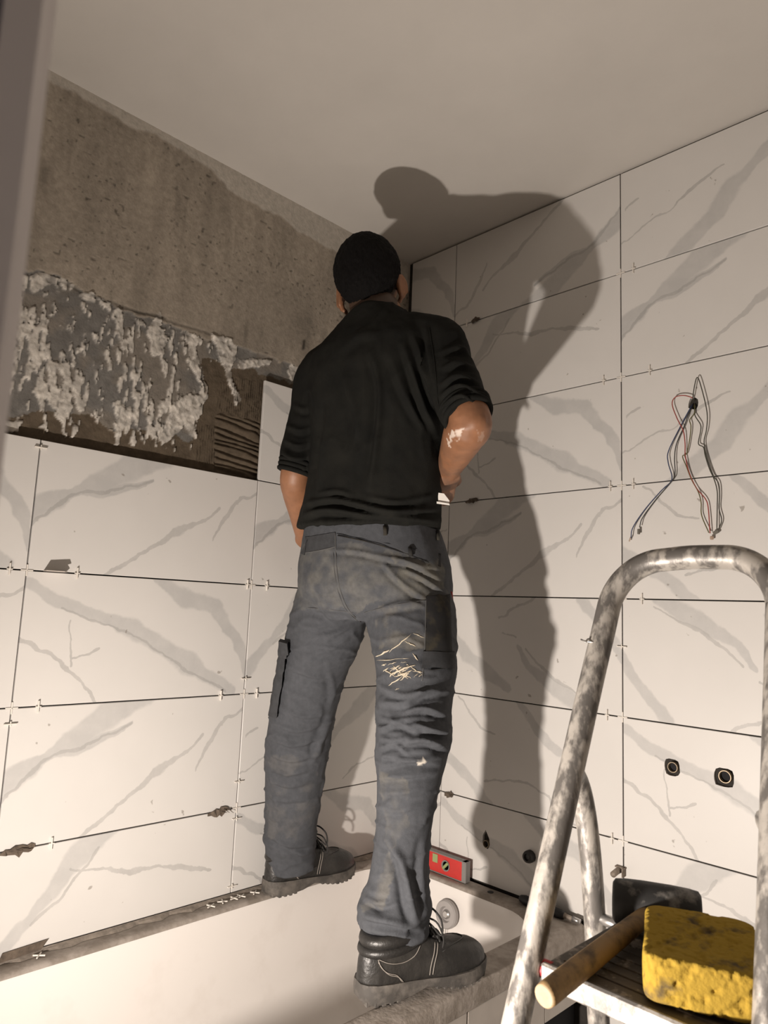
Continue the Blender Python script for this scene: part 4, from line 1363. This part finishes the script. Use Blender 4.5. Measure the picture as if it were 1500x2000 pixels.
dab([(730, 1190), (880, 1180), (885, 1260), (740, 1270)], (.15, .14, .12), .5, 30, .4, .65, 341)
dab([(735, 1500), (800, 1520), (790, 1620), (730, 1720), (700, 1770), (760, 1780), (770, 1700)], (.15, .14, .12), .45, 25, .35, .7, 361)
dab([(520, 1470), (620, 1480), (610, 1640), (520, 1640)], (.13, .125, .12), .4, 30, .4, .7, 367)
dab([(815, 1485), (830, 1484), (835, 1494), (816, 1496)], (.6, .55, .48), .9, 60, .3, .5, 373, .3)
setcol(tme, C)
trousers = link('trousers', tme, M_trousers, man, True)
trousers['label'] = 'grey dust and paint stained work trousers'

# patches and seams laid on the cloth
def bvh_of(me):
    Pm = getco(me)
    return BVHTree.FromPolygons([tuple(q) for q in Pm], [tuple(p.vertices) for p in me.polygons])
TB = bvh_of(tme)
SB = bvh_of(sme)
def hit(bvh, u, v, off=0.0):
    d = ray(u, v)
    loc, nor, i, dist = bvh.ray_cast(Vector(CO), Vector(d))
    if loc is None:
        return None
    nn = np.array(nor)
    if nn @ d > 0:
        nn = -nn
    return np.array(loc) + nn * off
def patch(bvh, quad, nu, nv, thick, name, m, parent, bulge=0.0):
    """cloth patch following the surface: quad = 4 photo corners (tl, tr, br, bl)"""
    q = np.array(quad, float)
    top, bot = [], []
    hs = [x for x in (hit(bvh, *(q.mean(0) * (1 - k) + q[j_] * k)) for k in (0, .3, .6) for j_ in range(4)) if x is not None]
    hm_ = np.mean(hs, 0)
    tref = float((hm_ - CO) @ CW) + .02
    axis_pt = hm_ + CW * .08
    for j in range(nv + 1):
        for i in range(nu + 1):
            a, b = i / nu, j / nv
            uv_ = (q[0] * (1 - a) + q[1] * a) * (1 - b) + (q[3] * (1 - a) + q[2] * a) * b
            e = bulge * (math.sin(math.pi * a) * math.sin(math.pi * b)) ** .5 if bulge else 0
            h = hit(bvh, uv_[0], uv_[1], thick + e)
            if h is None:
                q_, n_q, i_, d_ = bvh.find_nearest(Vector(at(uv_[0], uv_[1], tref)))
                h = np.array(q_) + np.array(n_q) * (thick + e) * np.sign(float(np.array(n_q) @ (np.array(q_) - axis_pt)) or 1)
            top.append(h)
    T = np.array(top).reshape(nv + 1, nu + 1, 3)
    for _ in range(2):
        T2 = T.copy()
        T2[1:-1, 1:-1] = (T[1:-1, 1:-1] * 2 + T[:-2, 1:-1] + T[2:, 1:-1] + T[1:-1, :-2] + T[1:-1, 2:]) / 6
        T = T2
    W = nu + 1
    f = [(j * W + i, j * W + i + 1, (j + 1) * W + i + 1, (j + 1) * W + i) for j in range(nv) for i in range(nu)]
    dn = (CW * (thick * 2.2))
    vs = list(T.reshape(-1, 3)) + list(T.reshape(-1, 3) + dn)
    n0 = W * (nv + 1)
    loop = [i for i in range(W)] + [j * W + nu for j in range(1, nv + 1)] + [nv * W + i for i in range(nu - 1, -1, -1)] + [j * W for j in range(nv - 1, 0, -1)]
    f += [(loop[k], n0 + loop[k], n0 + loop[(k + 1) % len(loop)], loop[(k + 1) % len(loop)]) for k in range(len(loop))]
    return autosmooth(MB().add(vs, f).build(name, m, parent), 50)
def seam(bvh, pts, r, name, m, parent, off=.0006, n=7):
    P_ = [hit(bvh, u, v, off) for u, v in spline([[*q, 0] for q in pts], n)[:, :2]]
    P_ = [p for p in P_ if p is not None]
    if len(P_) < 3:
        return None
    P_ = np.array(P_)
    for _ in range(2):
        P_[1:-1] = (P_[:-2] + 2 * P_[1:-1] + P_[2:]) / 4
    return MB().tube(P_, r, 6).build(name, m, parent, True)
pk = patch(TB, [(832, 1166), (876, 1162), (880, 1276), (830, 1274)], 8, 16, .0045, 'tool_pocket', M_pocketdark, trousers, .004)
patch(TB, [(825, 1272), (884, 1276), (884, 1306), (823, 1306)], 10, 6, .006, 'pocket_flap', M_pocket, trousers, .002)
patch(TB, [(553, 1262), (568, 1266), (546, 1402), (532, 1398)], 4, 20, .012, 'thigh_pocket', M_pocket, trousers, .006)
patch(TB, [(548, 1252), (572, 1256), (570, 1284), (544, 1278)], 4, 4, .017, 'pocket_flap', M_pocket, trousers, .002)
patch(TB, [(582, 1052), (655, 1040), (655, 1068), (580, 1082)], 10, 5, .0022, 'yoke', M_pocket, trousers)
patch(TB, [(658, 1042), (742, 1062), (860, 1108), (860, 1082)], 14, 4, .0020, 'back_yoke', M_pocket, trousers)
seam(TB, [(655, 1040), (657, 1100), (664, 1150), (680, 1190), (704, 1214)], .0016, 'centre_seam', M_thread, trousers)
seam(TB, [(650, 1042), (652, 1100), (659, 1150), (675, 1190), (698, 1212)], .0009, 'stitch_line', M_thread, trousers)
seam(TB, [(582, 1082), (620, 1076), (656, 1068)], .0012, 'yoke_seam', M_thread, trousers)
seam(TB, [(660, 1046), (740, 1064), (860, 1106)], .0016, 'yoke_seam', M_pocketdark, trousers)
seam(TB, [(565, 1184), (640, 1190), (690, 1196)], .0008, 'seat_seam', M_thread, trousers)
seam(TB, [(712, 1196), (770, 1182), (832, 1172)], .0008, 'seat_seam', M_thread, trousers)
seam(TB, [(832, 1166), (831, 1220), (829, 1280), (824, 1330)], .0012, 'side_seam', M_thread, trousers)
seam(TB, [(840, 1309), (862, 1306), (880, 1302)], .0013, 'flap_seam', M_pocketdark, trousers)
for u, v in ((752, 1036), (852, 1046), (588, 1050), (800, 1078)):
    a, b = hit(TB, u, v - 9, .004), hit(TB, u + 1, v + 10, .004)
    if a is not None and b is not None:
        MB().tube([a, (a + b) / 2 + (CO - a) / np.linalg.norm(CO - a) * .004, b], .0045, 8, flat=.4, upv=CW).build('belt_loop', M_pocketdark, trousers, True)
pr = hit(TB, 880, 1180, .004)
if pr is not None:
    tag(MB().tube([at(881, 1158, 1.70), at(883, 1185, 1.70), at(883, 1215, 1.70)], [.004, .0045, .004], 8, dome=True).build('marker_pen', mat('dark_red_plastic', (.25, .02, .02), .5)), 'dark red pen tucked in the side pocket of the grey trousers', 'pen')
smear = MB()
rs_ = random.Random(11)
STK = [((728, 1286), (762, 1270), 2.2), ((760, 1274), (806, 1236), 1.6), ((806, 1236), (830, 1246), 1.2), ((790, 1252), (812, 1262), 1.5), ((735, 1290), (800, 1286), 1.0), ((752, 1308), (772, 1322), 2.2), ((762, 1318), (800, 1300), 2.5),
       ((770, 1322), (806, 1308), 2.6), ((758, 1340), (790, 1318), 1.6), ((775, 1312), (812, 1298), 2.0), ((800, 1300), (824, 1318), 1.6), ((768, 1300), (796, 1326), 2.0), ((748, 1312), (760, 1304), 1.4), ((782, 1330), (800, 1312), 2.2), ((806, 1276), (816, 1290), 1.5)]
for k in range(22):
    u, v = rs_.gauss(785, 22), rs_.gauss(1310, 11)
    a = rs_.choice((-.5, -.45, .5, -.6, .1)) + rs_.uniform(-.2, .2)
    ln = rs_.uniform(4, 20)
    STK.append(((u, v), (u + ln * math.cos(a), v + ln * math.sin(a)), rs_.uniform(.6, 2.2)))
for a, b, w in STK:
    n = 7
    pts = [hit(TB, a[0] + (b[0] - a[0]) * k / n + rs_.uniform(-1, 1), a[1] + (b[1] - a[1]) * k / n + rs_.uniform(-1, 1), .0003) for k in range(n + 1)]
    pts = [p for p in pts if p is not None]
    if len(pts) > 3:
        smear.tube(pts, [max(.0003, w * .0016 * (.5 + rs_.random()) * math.sin(math.pi * (k + .5) / len(pts))) for k in range(len(pts))], 6, flat=.5, upv=CU)
smear.build('paint_smear', mat('dried_cream_paint', (.50, .44, .34), .8, var=.2, vscale=120), trousers, True)
ck = at(741, 612, 1.817)
cb = MB()
torus(cb, ck - [0, 0, .004], RT, FT, .0655, .0655, .0058, 40, 8)
cb.build('collar', M_shirt, shirt, True)
for sh_, e_, q, rr in ((shR, elR, .93, .0555), (shL, elL, .985, .0475)):
    ax_ = (e_ - sh_) / np.linalg.norm(e_ - sh_)
    xx_ = np.cross(ax_, [0, 0, 1.0])
    xx_ /= np.linalg.norm(xx_)
    cu_ = MB()
    for dq, dr in ((0, 0), (-.012, .001), (-.024, .0025)):
        torus(cu_, sh_ + (e_ - sh_) * q + ax_ * dq, xx_, np.cross(ax_, xx_), rr - .003 + dr, rr - .003 + dr, .0068, 32, 8)
    cu_.build('sleeve_cuff', M_shirt, shirt, True)
seam(SB, [(838, 640), (846, 690), (852, 740), (856, 790)], .0014, 'armhole_seam', M_shirt, shirt)

# ---- body: one continuous skin surface
bmh = MB()
UPH = np.array([0, 0, 1.0]) - RH * .16 + FH * .10        # head tipped left and forward
UPH /= np.linalg.norm(UPH)
FHh = FH - UPH * (FH @ UPH)
FHh /= np.linalg.norm(FHh)
RHh = np.cross(FHh, UPH)
def hp(x, f, u):
    return HC + RHh * x + FHh * f + UPH * u
AXH = (RHh, FHh, UPH)
bmh.ellipsoid(hp(0, -.004, .018), AXH, (.0755, .096, .100), 28, 20)
bmh.ellipsoid(hp(0, -.045, -.012), AXH, (.064, .053, .077), 22, 16)
bmh.ellipsoid(hp(0, .036, -.058), AXH, (.057, .058, .070), 22, 16)
bmh.ellipsoid(hp(0, .062, -.100), AXH, (.030, .030, .024), 16, 10)
bmh.ellipsoid(hp(0, .074, .020), AXH, (.050, .018, .020), 16, 10)
bmh.tube([hp(0, .086, .010), hp(0, .102, -.018), hp(0, .104, -.036)], [.009, .012, .015], 10, dome=True)
bmh.ellipsoid(hp(0, .088, -.066), AXH, (.024, .010, .008), 12, 8)
bmh.ellipsoid(hp(0, .086, -.079), AXH, (.022, .011, .009), 12, 8)
for s in (-1, 1):
    bmh.ellipsoid(hp(s * .034, .070, -.028), AXH, (.020, .018, .018), 12, 8)
    ea = (np.array(RHh) * .92 * s - FHh * .40, FHh * .92 + RHh * .40 * s, UPH)
    ec = hp(s * .081, -.004, -.028)
    bmh.ellipsoid(ec, ea, (.0085, .021, .033), 14, 12)
    # outer rim of the ear
    bmh.tube([ec + ea[1] * (.018 * math.cos(a)) + ea[2] * (.031 * math.sin(a)) + ea[0] * .006 for a in np.linspace(-.3, 4.0, 12)], .0052, 8, dome=True)
    bmh.ellipsoid(hp(s * .073, .006, -.06), AXH, (.006, .008, .010), 8, 6)
limb(bmh, [hp(0, -.020, -.040), hp(0, -.018, -.085), neck0 + [0, 0, .02], neck0 - [0, 0, .05]], [.055, .054, .058, .075])
bmh.loft([ring2(at(u, v, t), RT, FT, a * .86, b * .86, 24) for u, v, t, a, b in SPINE[:-2]])
bmh.loft([ring2(at(u, v, t), RP, FP, a * .85, b * .85, 24) for u, v, t, a, b in WAIST])
limb(bmh, [neck0 + (shR - neck0) * .4 - [0, 0, .03], shR, (shR + elR) / 2, elR, elR + (wrR - elR) * .25, elR + (wrR - elR) * .6, wrR], [.05, .052, .046, .047, .049, .041, .030])
limb(bmh, [neck0 + (shL - neck0) * .4 - [0, 0, .03], shL, (shL + elL) / 2, elL, elL + (wrL - elL) * .25, elL + (wrL - elL) * .6, wrL], [.05, .052, .042, .039, .043, .035, .027])
bmh.ellipsoid(elR + (elR - (shR + wrR) / 2) * .12, np.eye(3), (.032, .032, .032), 14, 10)
def leg(h, k, a, f):
    limb(bmh, [h, h + (k - h) * .5, k, k + (a - k) * .35, a + [0, 0, .03], a - [0, 0, .03]], [.082, .070, .055, .050, .036, .032])
    limb(bmh, [a - [0, 0, .03], a - [0, 0, .045] + f * .06, a - [0, 0, .065] + f * .09], [.030, .022, .016])
leg(hipL, knL, anL, np.array([.03, 1.0, 0]))
leg(hipR, knR, anR, np.array([.29, .95, 0]))
def hand(wr, fore, palm_n, thumb_s, curl, L=.088):
    """palm and five bent fingers; fore = direction of the fingers, palm_n = normal of the palm (fingers curl towards it)"""
    f = fore / np.linalg.norm(fore)
    n = palm_n - f * (palm_n @ f)
    n /= np.linalg.norm(n)
    s = np.cross(f, n) * thumb_s
    pc = wr + f * .05
    bmh.ellipsoid(pc, (s, f, n), (.040, .052, .0145), 18, 12)
    bmh.tube([wr - f * .01, wr + f * .03], [.027, .030], 14, dome=True, flat=.6, upv=n)
    for k, (off, ln) in enumerate(((.030, .072), (.010, .080), (-.010, .076), (-.028, .060))):
        b = wr + f * .090 + s * off
        d1 = f
        pts = [b - f * .02]
        ang = 0
        p = b
        for j, (fr, add) in enumerate(((.46, curl), (.30, curl * 1.2), (.24, curl * .8))):
            ang += add
            d = f * math.cos(ang) + n * math.sin(ang)
            p = p + d * ln * fr
            pts.append(p)
        bmh.tube(spline([pts[0], b, *pts[1:]], 4), np.interp(np.linspace(0, 1, 17), [0, .6, 1], [.0098, .0090, .0072]), 10, dome=True)
    tb = wr + f * .028 + s * .030
    td = f * .62 + s * .62 + n * .45
    td /= np.linalg.norm(td)
    p1 = tb + td * .040
    p2 = p1 + (f * .85 + n * .5 - s * .05) / 1.0 * .028
    p3 = p2 + (f * .85 + n * .5 - s * .25) / 1.0 * .022
    bmh.tube(spline([tb - td * .012, tb, p1, p2, p3], 4), np.interp(np.linspace(0, 1, 17), [0, .5, 1], [.014, .0112, .0085]), 10, dome=True)
fR = (wrR - elR) / np.linalg.norm(wrR - elR)
hdir = fR * .35 + np.array([0, 0, -.75]) - RT * .35 + FT * .25
hand(wrR, hdir, FT * .35 - RT * .8, 1, .62)
fL = (wrL - elL) / np.linalg.norm(wrL - elL)
hand(wrL, fL + RT * .6 + np.array([0, 0, .25]), RT * .5 - FT * .6, -1, .5)
bme = remeshed(bmh, .0042, 4)
P = getco(bme)
loc = P - HC
lx, lf, lu = loc @ RHh, loc @ FHh, loc @ UPH
skin = np.array([.27, .125, .064])
C = np.tile(skin, (len(P), 1)) * (.9 + .2 * fbm(P, 40, 401, 3))[:, None]
# cropped stubble at the nape, darker ears and hands, dried plaster on the right forearm
st = sstep(-.17, -.10, lu) * sstep(.03, -.02, lf) * (np.abs(lx) < .074) * (np.linalg.norm(loc, axis=1) < .19)
C = C * (1 - .9 * st)[:, None] + np.array([.035, .022, .015]) * (.9 * st)[:, None]
duv = proj(P)
ad = np.linalg.norm(P - wrR, axis=1)
dust = sstep(.18, .05, ad) * sstep(.3, .6, fbm(P, 50, 405, 3)) * .45
C = C * (1 - dust)[:, None] + np.array([.10, .07, .055]) * dust[:, None]
for poly, amt in (([(882, 842), (905, 836), (902, 852), (888, 862), (880, 858)], .85), ([(934, 842), (950, 842), (944, 862), (932, 862)], .2), ([(876, 858), (884, 860), (882, 872), (876, 868)], .7)):
    m = inpoly(duv + np.stack([fbm(P, 60, 411, 3) - .5, fbm(P, 60, 412, 3) - .5], 1) * 18, poly) * amt * (ad < .3) * sstep(.3, .5, fbm(P, 90, 413, 3))
    C = C * (1 - m)[:, None] + np.array([.72, .62, .54]) * m[:, None]
setcol(bme, C)
body = link('body', bme, M_skin, man, True)
for s in (-1, 1):
    eye = MB()
    eye.ellipsoid(hp(s * .031, .079, .000), AXH, (.0115, .0115, .0115), 14, 10)
    eo = eye.build('eye', mat('eye_white', (.7, .66, .6), .2), man, True)
    MB().ellipsoid(hp(s * .031, .0888, .000), AXH, (.005, .0024, .005), 12, 8).build('iris', mat('dark_iris', (.02, .012, .008), .2), eo, True)
    MB().tube([hp(s * .014, .094, .018), hp(s * .032, .092, .024), hp(s * .052, .076, .018)], [.003, .004, .002], 8, dome=True).build('eyebrow', M_hair, man, True)

# ---- hair
def hair():
    bm = bmesh.new()
    bmesh.ops.create_icosphere(bm, subdivisions=6, radius=1.0)
    me = bpy.data.meshes.new('hair')
    bm.to_mesh(me)
    bm.free()
    D_ = getco(me)
    D_ /= np.linalg.norm(D_, axis=1)[:, None]
    # skull plus occiput as radial function
    def rad(c, r):
        c = np.array(c)
        o = -c / r
        d = D_ / r
        a = (d * d).sum(1)
        b = 2 * (d * o).sum(1)
        cc = (o * o).sum() - 1
        disc = b * b - 4 * a * cc
        return np.where(disc > 0, (-b + np.sqrt(np.maximum(disc, 0))) / (2 * a), 0)
    r = np.maximum(rad((0, -.004, .018), np.array([.0755, .096, .100])), rad((0, -.045, -.012), np.array([.064, .053, .077])))
    Pl = D_ * r[:, None]
    x, f, u = Pl.T
    az = np.degrees(np.arctan2(f, np.abs(x)))       # -90 back, 0 ear, 90 face
    line = np.interp(az, [-90, -55, -28, -12, 6, 22, 32, 50, 70, 90], [-.092, -.088, -.072, -.028, .002, -.004, .02, .055, .066, .068])
    wob_ = (vnoise(Pl, 60, 501) - .5) * .010 + (vnoise(Pl * [1, 1, .35], 330, 509) - .5) * .020
    dd = u - line + wob_
    off = -.001 + .0045 * sstep(-.006, .012, dd) + .0115 * sstep(.0, .07, dd) + .002 * sstep(.05, .12, dd)
    nz = ((fbm(Pl * [1, 1, .5], 90, 503, 3) - .5) * .005 + (vnoise(Pl * [1, 1, .4], 420, 511) - .5) * .0042) * sstep(-.004, .02, dd)
    Q = D_ * (r + off + nz)[:, None]
    Wd = HC + Q[:, :1] * RHh + Q[:, 1:2] * FHh + Q[:, 2:3] * UPH
    setco(me, Wd)
    bm = bmesh.new()
    bm.from_mesh(me)
    bm.verts.ensure_lookup_table()
    bmesh.ops.delete(bm, geom=[bm.verts[i] for i in np.where(dd < -.004)[0]], context='VERTS')
    bm.to_mesh(me)
    bm.free()
    link('hair', me, M_hair, man, True)['label'] = 'short cropped black hair'
hair()

# ---- safety boots
def boot(heel, toe, name_label):
    heel, toe = np.array(heel, float), np.array(toe, float)
    f = toe - heel
    L = np.linalg.norm(f[:2])
    f = np.array([f[0], f[1], 0]) / L
    r = np.array([f[1], -f[0], 0])
    tilt_ = (toe[2] - heel[2]) / L
    def Pt(x, y, z):
        return heel + f * x + r * y + np.array([0, 0, z + x * tilt_])
    root = empty('boot', tuple(heel))
    root.parent = man
    root.matrix_parent_inverse = man.matrix_basis.inverted()
    root['label'] = name_label
    k = L / .30
    xs = np.array([0, .01, .03, .06, .10, .14, .18, .21, .24, .265, .285, .296, .30]) * k
    wo = np.array([.012, .026, .034, .037, .036, .038, .045, .049, .049, .045, .035, .022, .010])
    inn = np.array([.012, .026, .033, .035, .032, .032, .037, .041, .042, .038, .030, .018, .010])
    # sole: layered, thicker at the heel, arched under the foot, lifted toe
    bot = np.array([.010, .002, 0, 0, .002, .013, .006, .001, 0, .003, .010, .016, .020])
    top = np.array([.040, .040, .039, .037, .034, .031, .029, .029, .029, .031, .034, .036, .037])
    so = MB()
    rings = []
    for x, a, b, z0, z1 in zip(xs, wo, inn, bot, top):
        rings.append([Pt(x, a + .003, z1), Pt(x, a + .005, (z0 + z1) / 2 + .004), Pt(x, a + .002, z0 + .003), Pt(x, a - .004, z0), Pt(x, -b + .004, z0), Pt(x, -b - .002, z0 + .003), Pt(x, -b - .005, (z0 + z1) / 2 + .004), Pt(x, -b - .003, z1)])
    so.loft(rings)
    so_o = autosmooth(so.build('sole', M_sole, root), 45)
    for x in list(np.arange(.012, .085, .016)) + list(np.arange(.165, .285, .016)):
        for s in (-1, 1):
            xx = x * k
            w = np.interp(xx, xs, wo if s > 0 else inn)
            zb = np.interp(xx, xs, bot)
            Rm = np.array([f, r, [0, 0, 1]])
            MB().box(Pt(xx, s * (w - .006), zb + .004), (.009, .016, .010), R=Rm, ch=.001).build('tread_block', M_sole, so_o)
    # upper: sections along the foot
    uh = np.array([.075, .115, .128, .132, .128, .112, .092, .082, .078, .072, .062, .050, .040])
    wk = np.array([.5, .86, .95, .97, .98, .98, .97, .97, .97, .97, .96, .9, .6])
    up = MB()
    rings = []
    for x, a, b, z0, z1, q in zip(xs, wo, inn, top, uh, wk):
        ring_ = []
        n = 18
        for j in range(n + 1):
            th = math.pi * j / n
            cx, sy = math.cos(th), math.sin(th)
            y = (a if cx > 0 else b) * q * np.sign(cx) * abs(cx) ** .72
            pin = 1 - .22 * (sy ** 2) * (x < .15 * k)
            ring_.append(Pt(x, y * pin, z0 - .006 + (z1 - z0 + .006) * sy ** .78))
        rings.append(ring_)
    # smooth along the length
    xs2 = np.linspace(xs[0], xs[-1], 40)
    RR = np.array(rings)
    R2 = [[np.array([np.interp(xq, xs, RR[:, j, c]) for c in range(3)]) for j in range(RR.shape[1])] for xq in xs2]
    up.loft(R2)
    upm = remeshed(up, .0038, 5)
    Pm = getco(upm)
    setco(upm, Pm + getno(upm) * ((fbm(Pm, 55, 601, 3) - .5) * .0022)[:, None])
    upo = link('upper', upm, M_leather, root, True)
    ub = BVHTree.FromPolygons([tuple(q) for q in getco(upm)], [tuple(p.vertices) for p in upm.polygons])
    def side(x, y, z, s, off=.001):
        """point on the upper: from outside at side s"""
        o_ = Pt(x * k, s * .2, z)
        loc, nor, i, dist = ub.ray_cast(Vector(o_), Vector(-r * s))
        return None if loc is None else np.array(loc) + r * s * off
    def topp(x, y, off=.001):
        o_ = Pt(x * k, y, .3)
        loc, nor, i, dist = ub.ray_cast(Vector(o_), Vector((0, 0, -1)))
        return None if loc is None else np.array(loc) + np.array([0, 0, off])
    # padded collar round the ankle
    cc = Pt(.072 * k, 0, .118)
    torus_ = MB()
    torus(torus_, cc, f * .95 + np.array([0, 0, .12]), r, .058, .040, .0135, 30, 10)
    autosmooth(torus_.build('collar', M_leather, root), 60)
    t2 = MB()
    torus(t2, cc - np.array([0, 0, .018]), f * .95 + np.array([0, 0, .12]), r, .064, .043, .0105, 30, 10)
    autosmooth(t2.build('ankle_padding', M_leather, root), 60)
    t3 = MB()
    torus(t3, cc + np.array([0, 0, .0105]), f * .95 + np.array([0, 0, .12]), r, .062, .044, .0016, 36, 6)
    t3.build('collar_piping', M_stitch, root, True)
    # stitching on both sides
    for s in (1, -1):
        for line in ([(.004, .098), (.03, .085), (.055, .074), (.085, .070), (.110, .076), (.128, .092)], [(.03, .084), (.036, .070), (.05, .058), (.07, .050), (.082, .036)], [(.152, .036), (.156, .055), (.164, .075), (.170, .088)],
                     [(.145, .036), (.149, .055), (.157, .075), (.163, .090)], [(.03, .080), (.040, .066), (.054, .054), (.074, .046), (.086, .034)]):
            pts = [side(x, 0, z, s) for x, z in spline([[a, b, 0] for a, b in line], 5)[:, :2]]
            pts = [p for p in pts if p is not None]
            if len(pts) > 3:
                MB().tube(pts, .0008, 5).build('stitch_line', M_stitch, root, True)
    # toe cap seam
    pts = [topp(.248 - abs(y) * 2.2 * abs(y) / .04, y) for y in np.linspace(-.036, .036, 15)]
    pts = [p for p in pts if p is not None]
    MB().tube(pts, .0011, 6).build('toe_cap_seam', M_leather, root, True)
    # tongue and laces
    tg = MB()
    tg.tube([Pt(.118 * k, 0, .155), Pt(.135 * k, 0, .128), Pt(.165 * k, 0, .098), Pt(.19 * k, 0, .084)], [.026, .024, .021, .018], 12, flat=.25, upv=np.array([0, 0, 1.0]), dome=True)
    tg.build('tongue', M_leather, root, True)
    for i in range(4):
        x0 = .128 + i * .016
        z0 = .134 - i * .0135
        for sg in (1, -1):
            MB().tube(spline([Pt(x0 * k, -.026 * sg, z0 - .006), Pt((x0 + .006) * k, 0, z0 + .008), Pt((x0 + .012) * k, .026 * sg, z0 - .012)], 5), .0022, 6).build('lace', M_lace, root, True)
    for sg, ln in ((1, 1.0), (-1, .8)):
        b0 = Pt(.142 * k, 0, .136)
        loop = [b0, b0 + r * sg * .018 * ln + np.array([0, 0, .022]) + f * .010, b0 + r * sg * .045 * ln + np.array([0, 0, .006]) + f * .022, b0 + r * sg * .052 * ln + np.array([0, 0, -.022]) + f * .02, b0 + r * sg * .03 * ln + np.array([0, 0, -.010]) + f * .01, b0]
        MB().tube(spline(loop, 5), .0021, 6).build('lace_loop', M_lace, root, True)
        e = [b0, b0 + r * sg * .03 + f * .02 + np.array([0, 0, -.004]), b0 + r * sg * .044 + f * .03 + np.array([0, 0, -.03]), b0 + r * sg * .046 + f * .028 + np.array([0, 0, -.05])]
        MB().tube(spline(e, 5), .0019, 6).build('lace_end', M_lace, root, True)
    return root
boot((.602, -.705, RIM + .001), (.690, -.418, RIM + .010), 'right black leather safety boot on the outer tub rim')
boot((.068, -.548, RIM + .006), (.082, -.250, RIM + .006), 'left black leather safety boot on the rim by the wall')

# small white piece held in the right hand
wc = at(864, 973, 1.70)
wp = MB()
wp.prism([wc - CR * .016 + CU * .014, wc + CR * .004 + CU * .011, wc + CR * .017 - CU * .006, wc + CR * .016 - CU * .014, wc - CR * .018 - CU * .010], CW * .0025)
wp.prism([wc - CR * .014 - CU * .008, wc + CR * .016 - CU * .013, wc + CR * .017 - CU * .017, wc - CR * .014 - CU * .013], -CW * .006)
tag(wp.build('plastic_wedge', mat('glossy_white_plastic', (.78, .76, .72), .25)), 'small glossy white plastic piece held in the right hand', 'plastic piece')
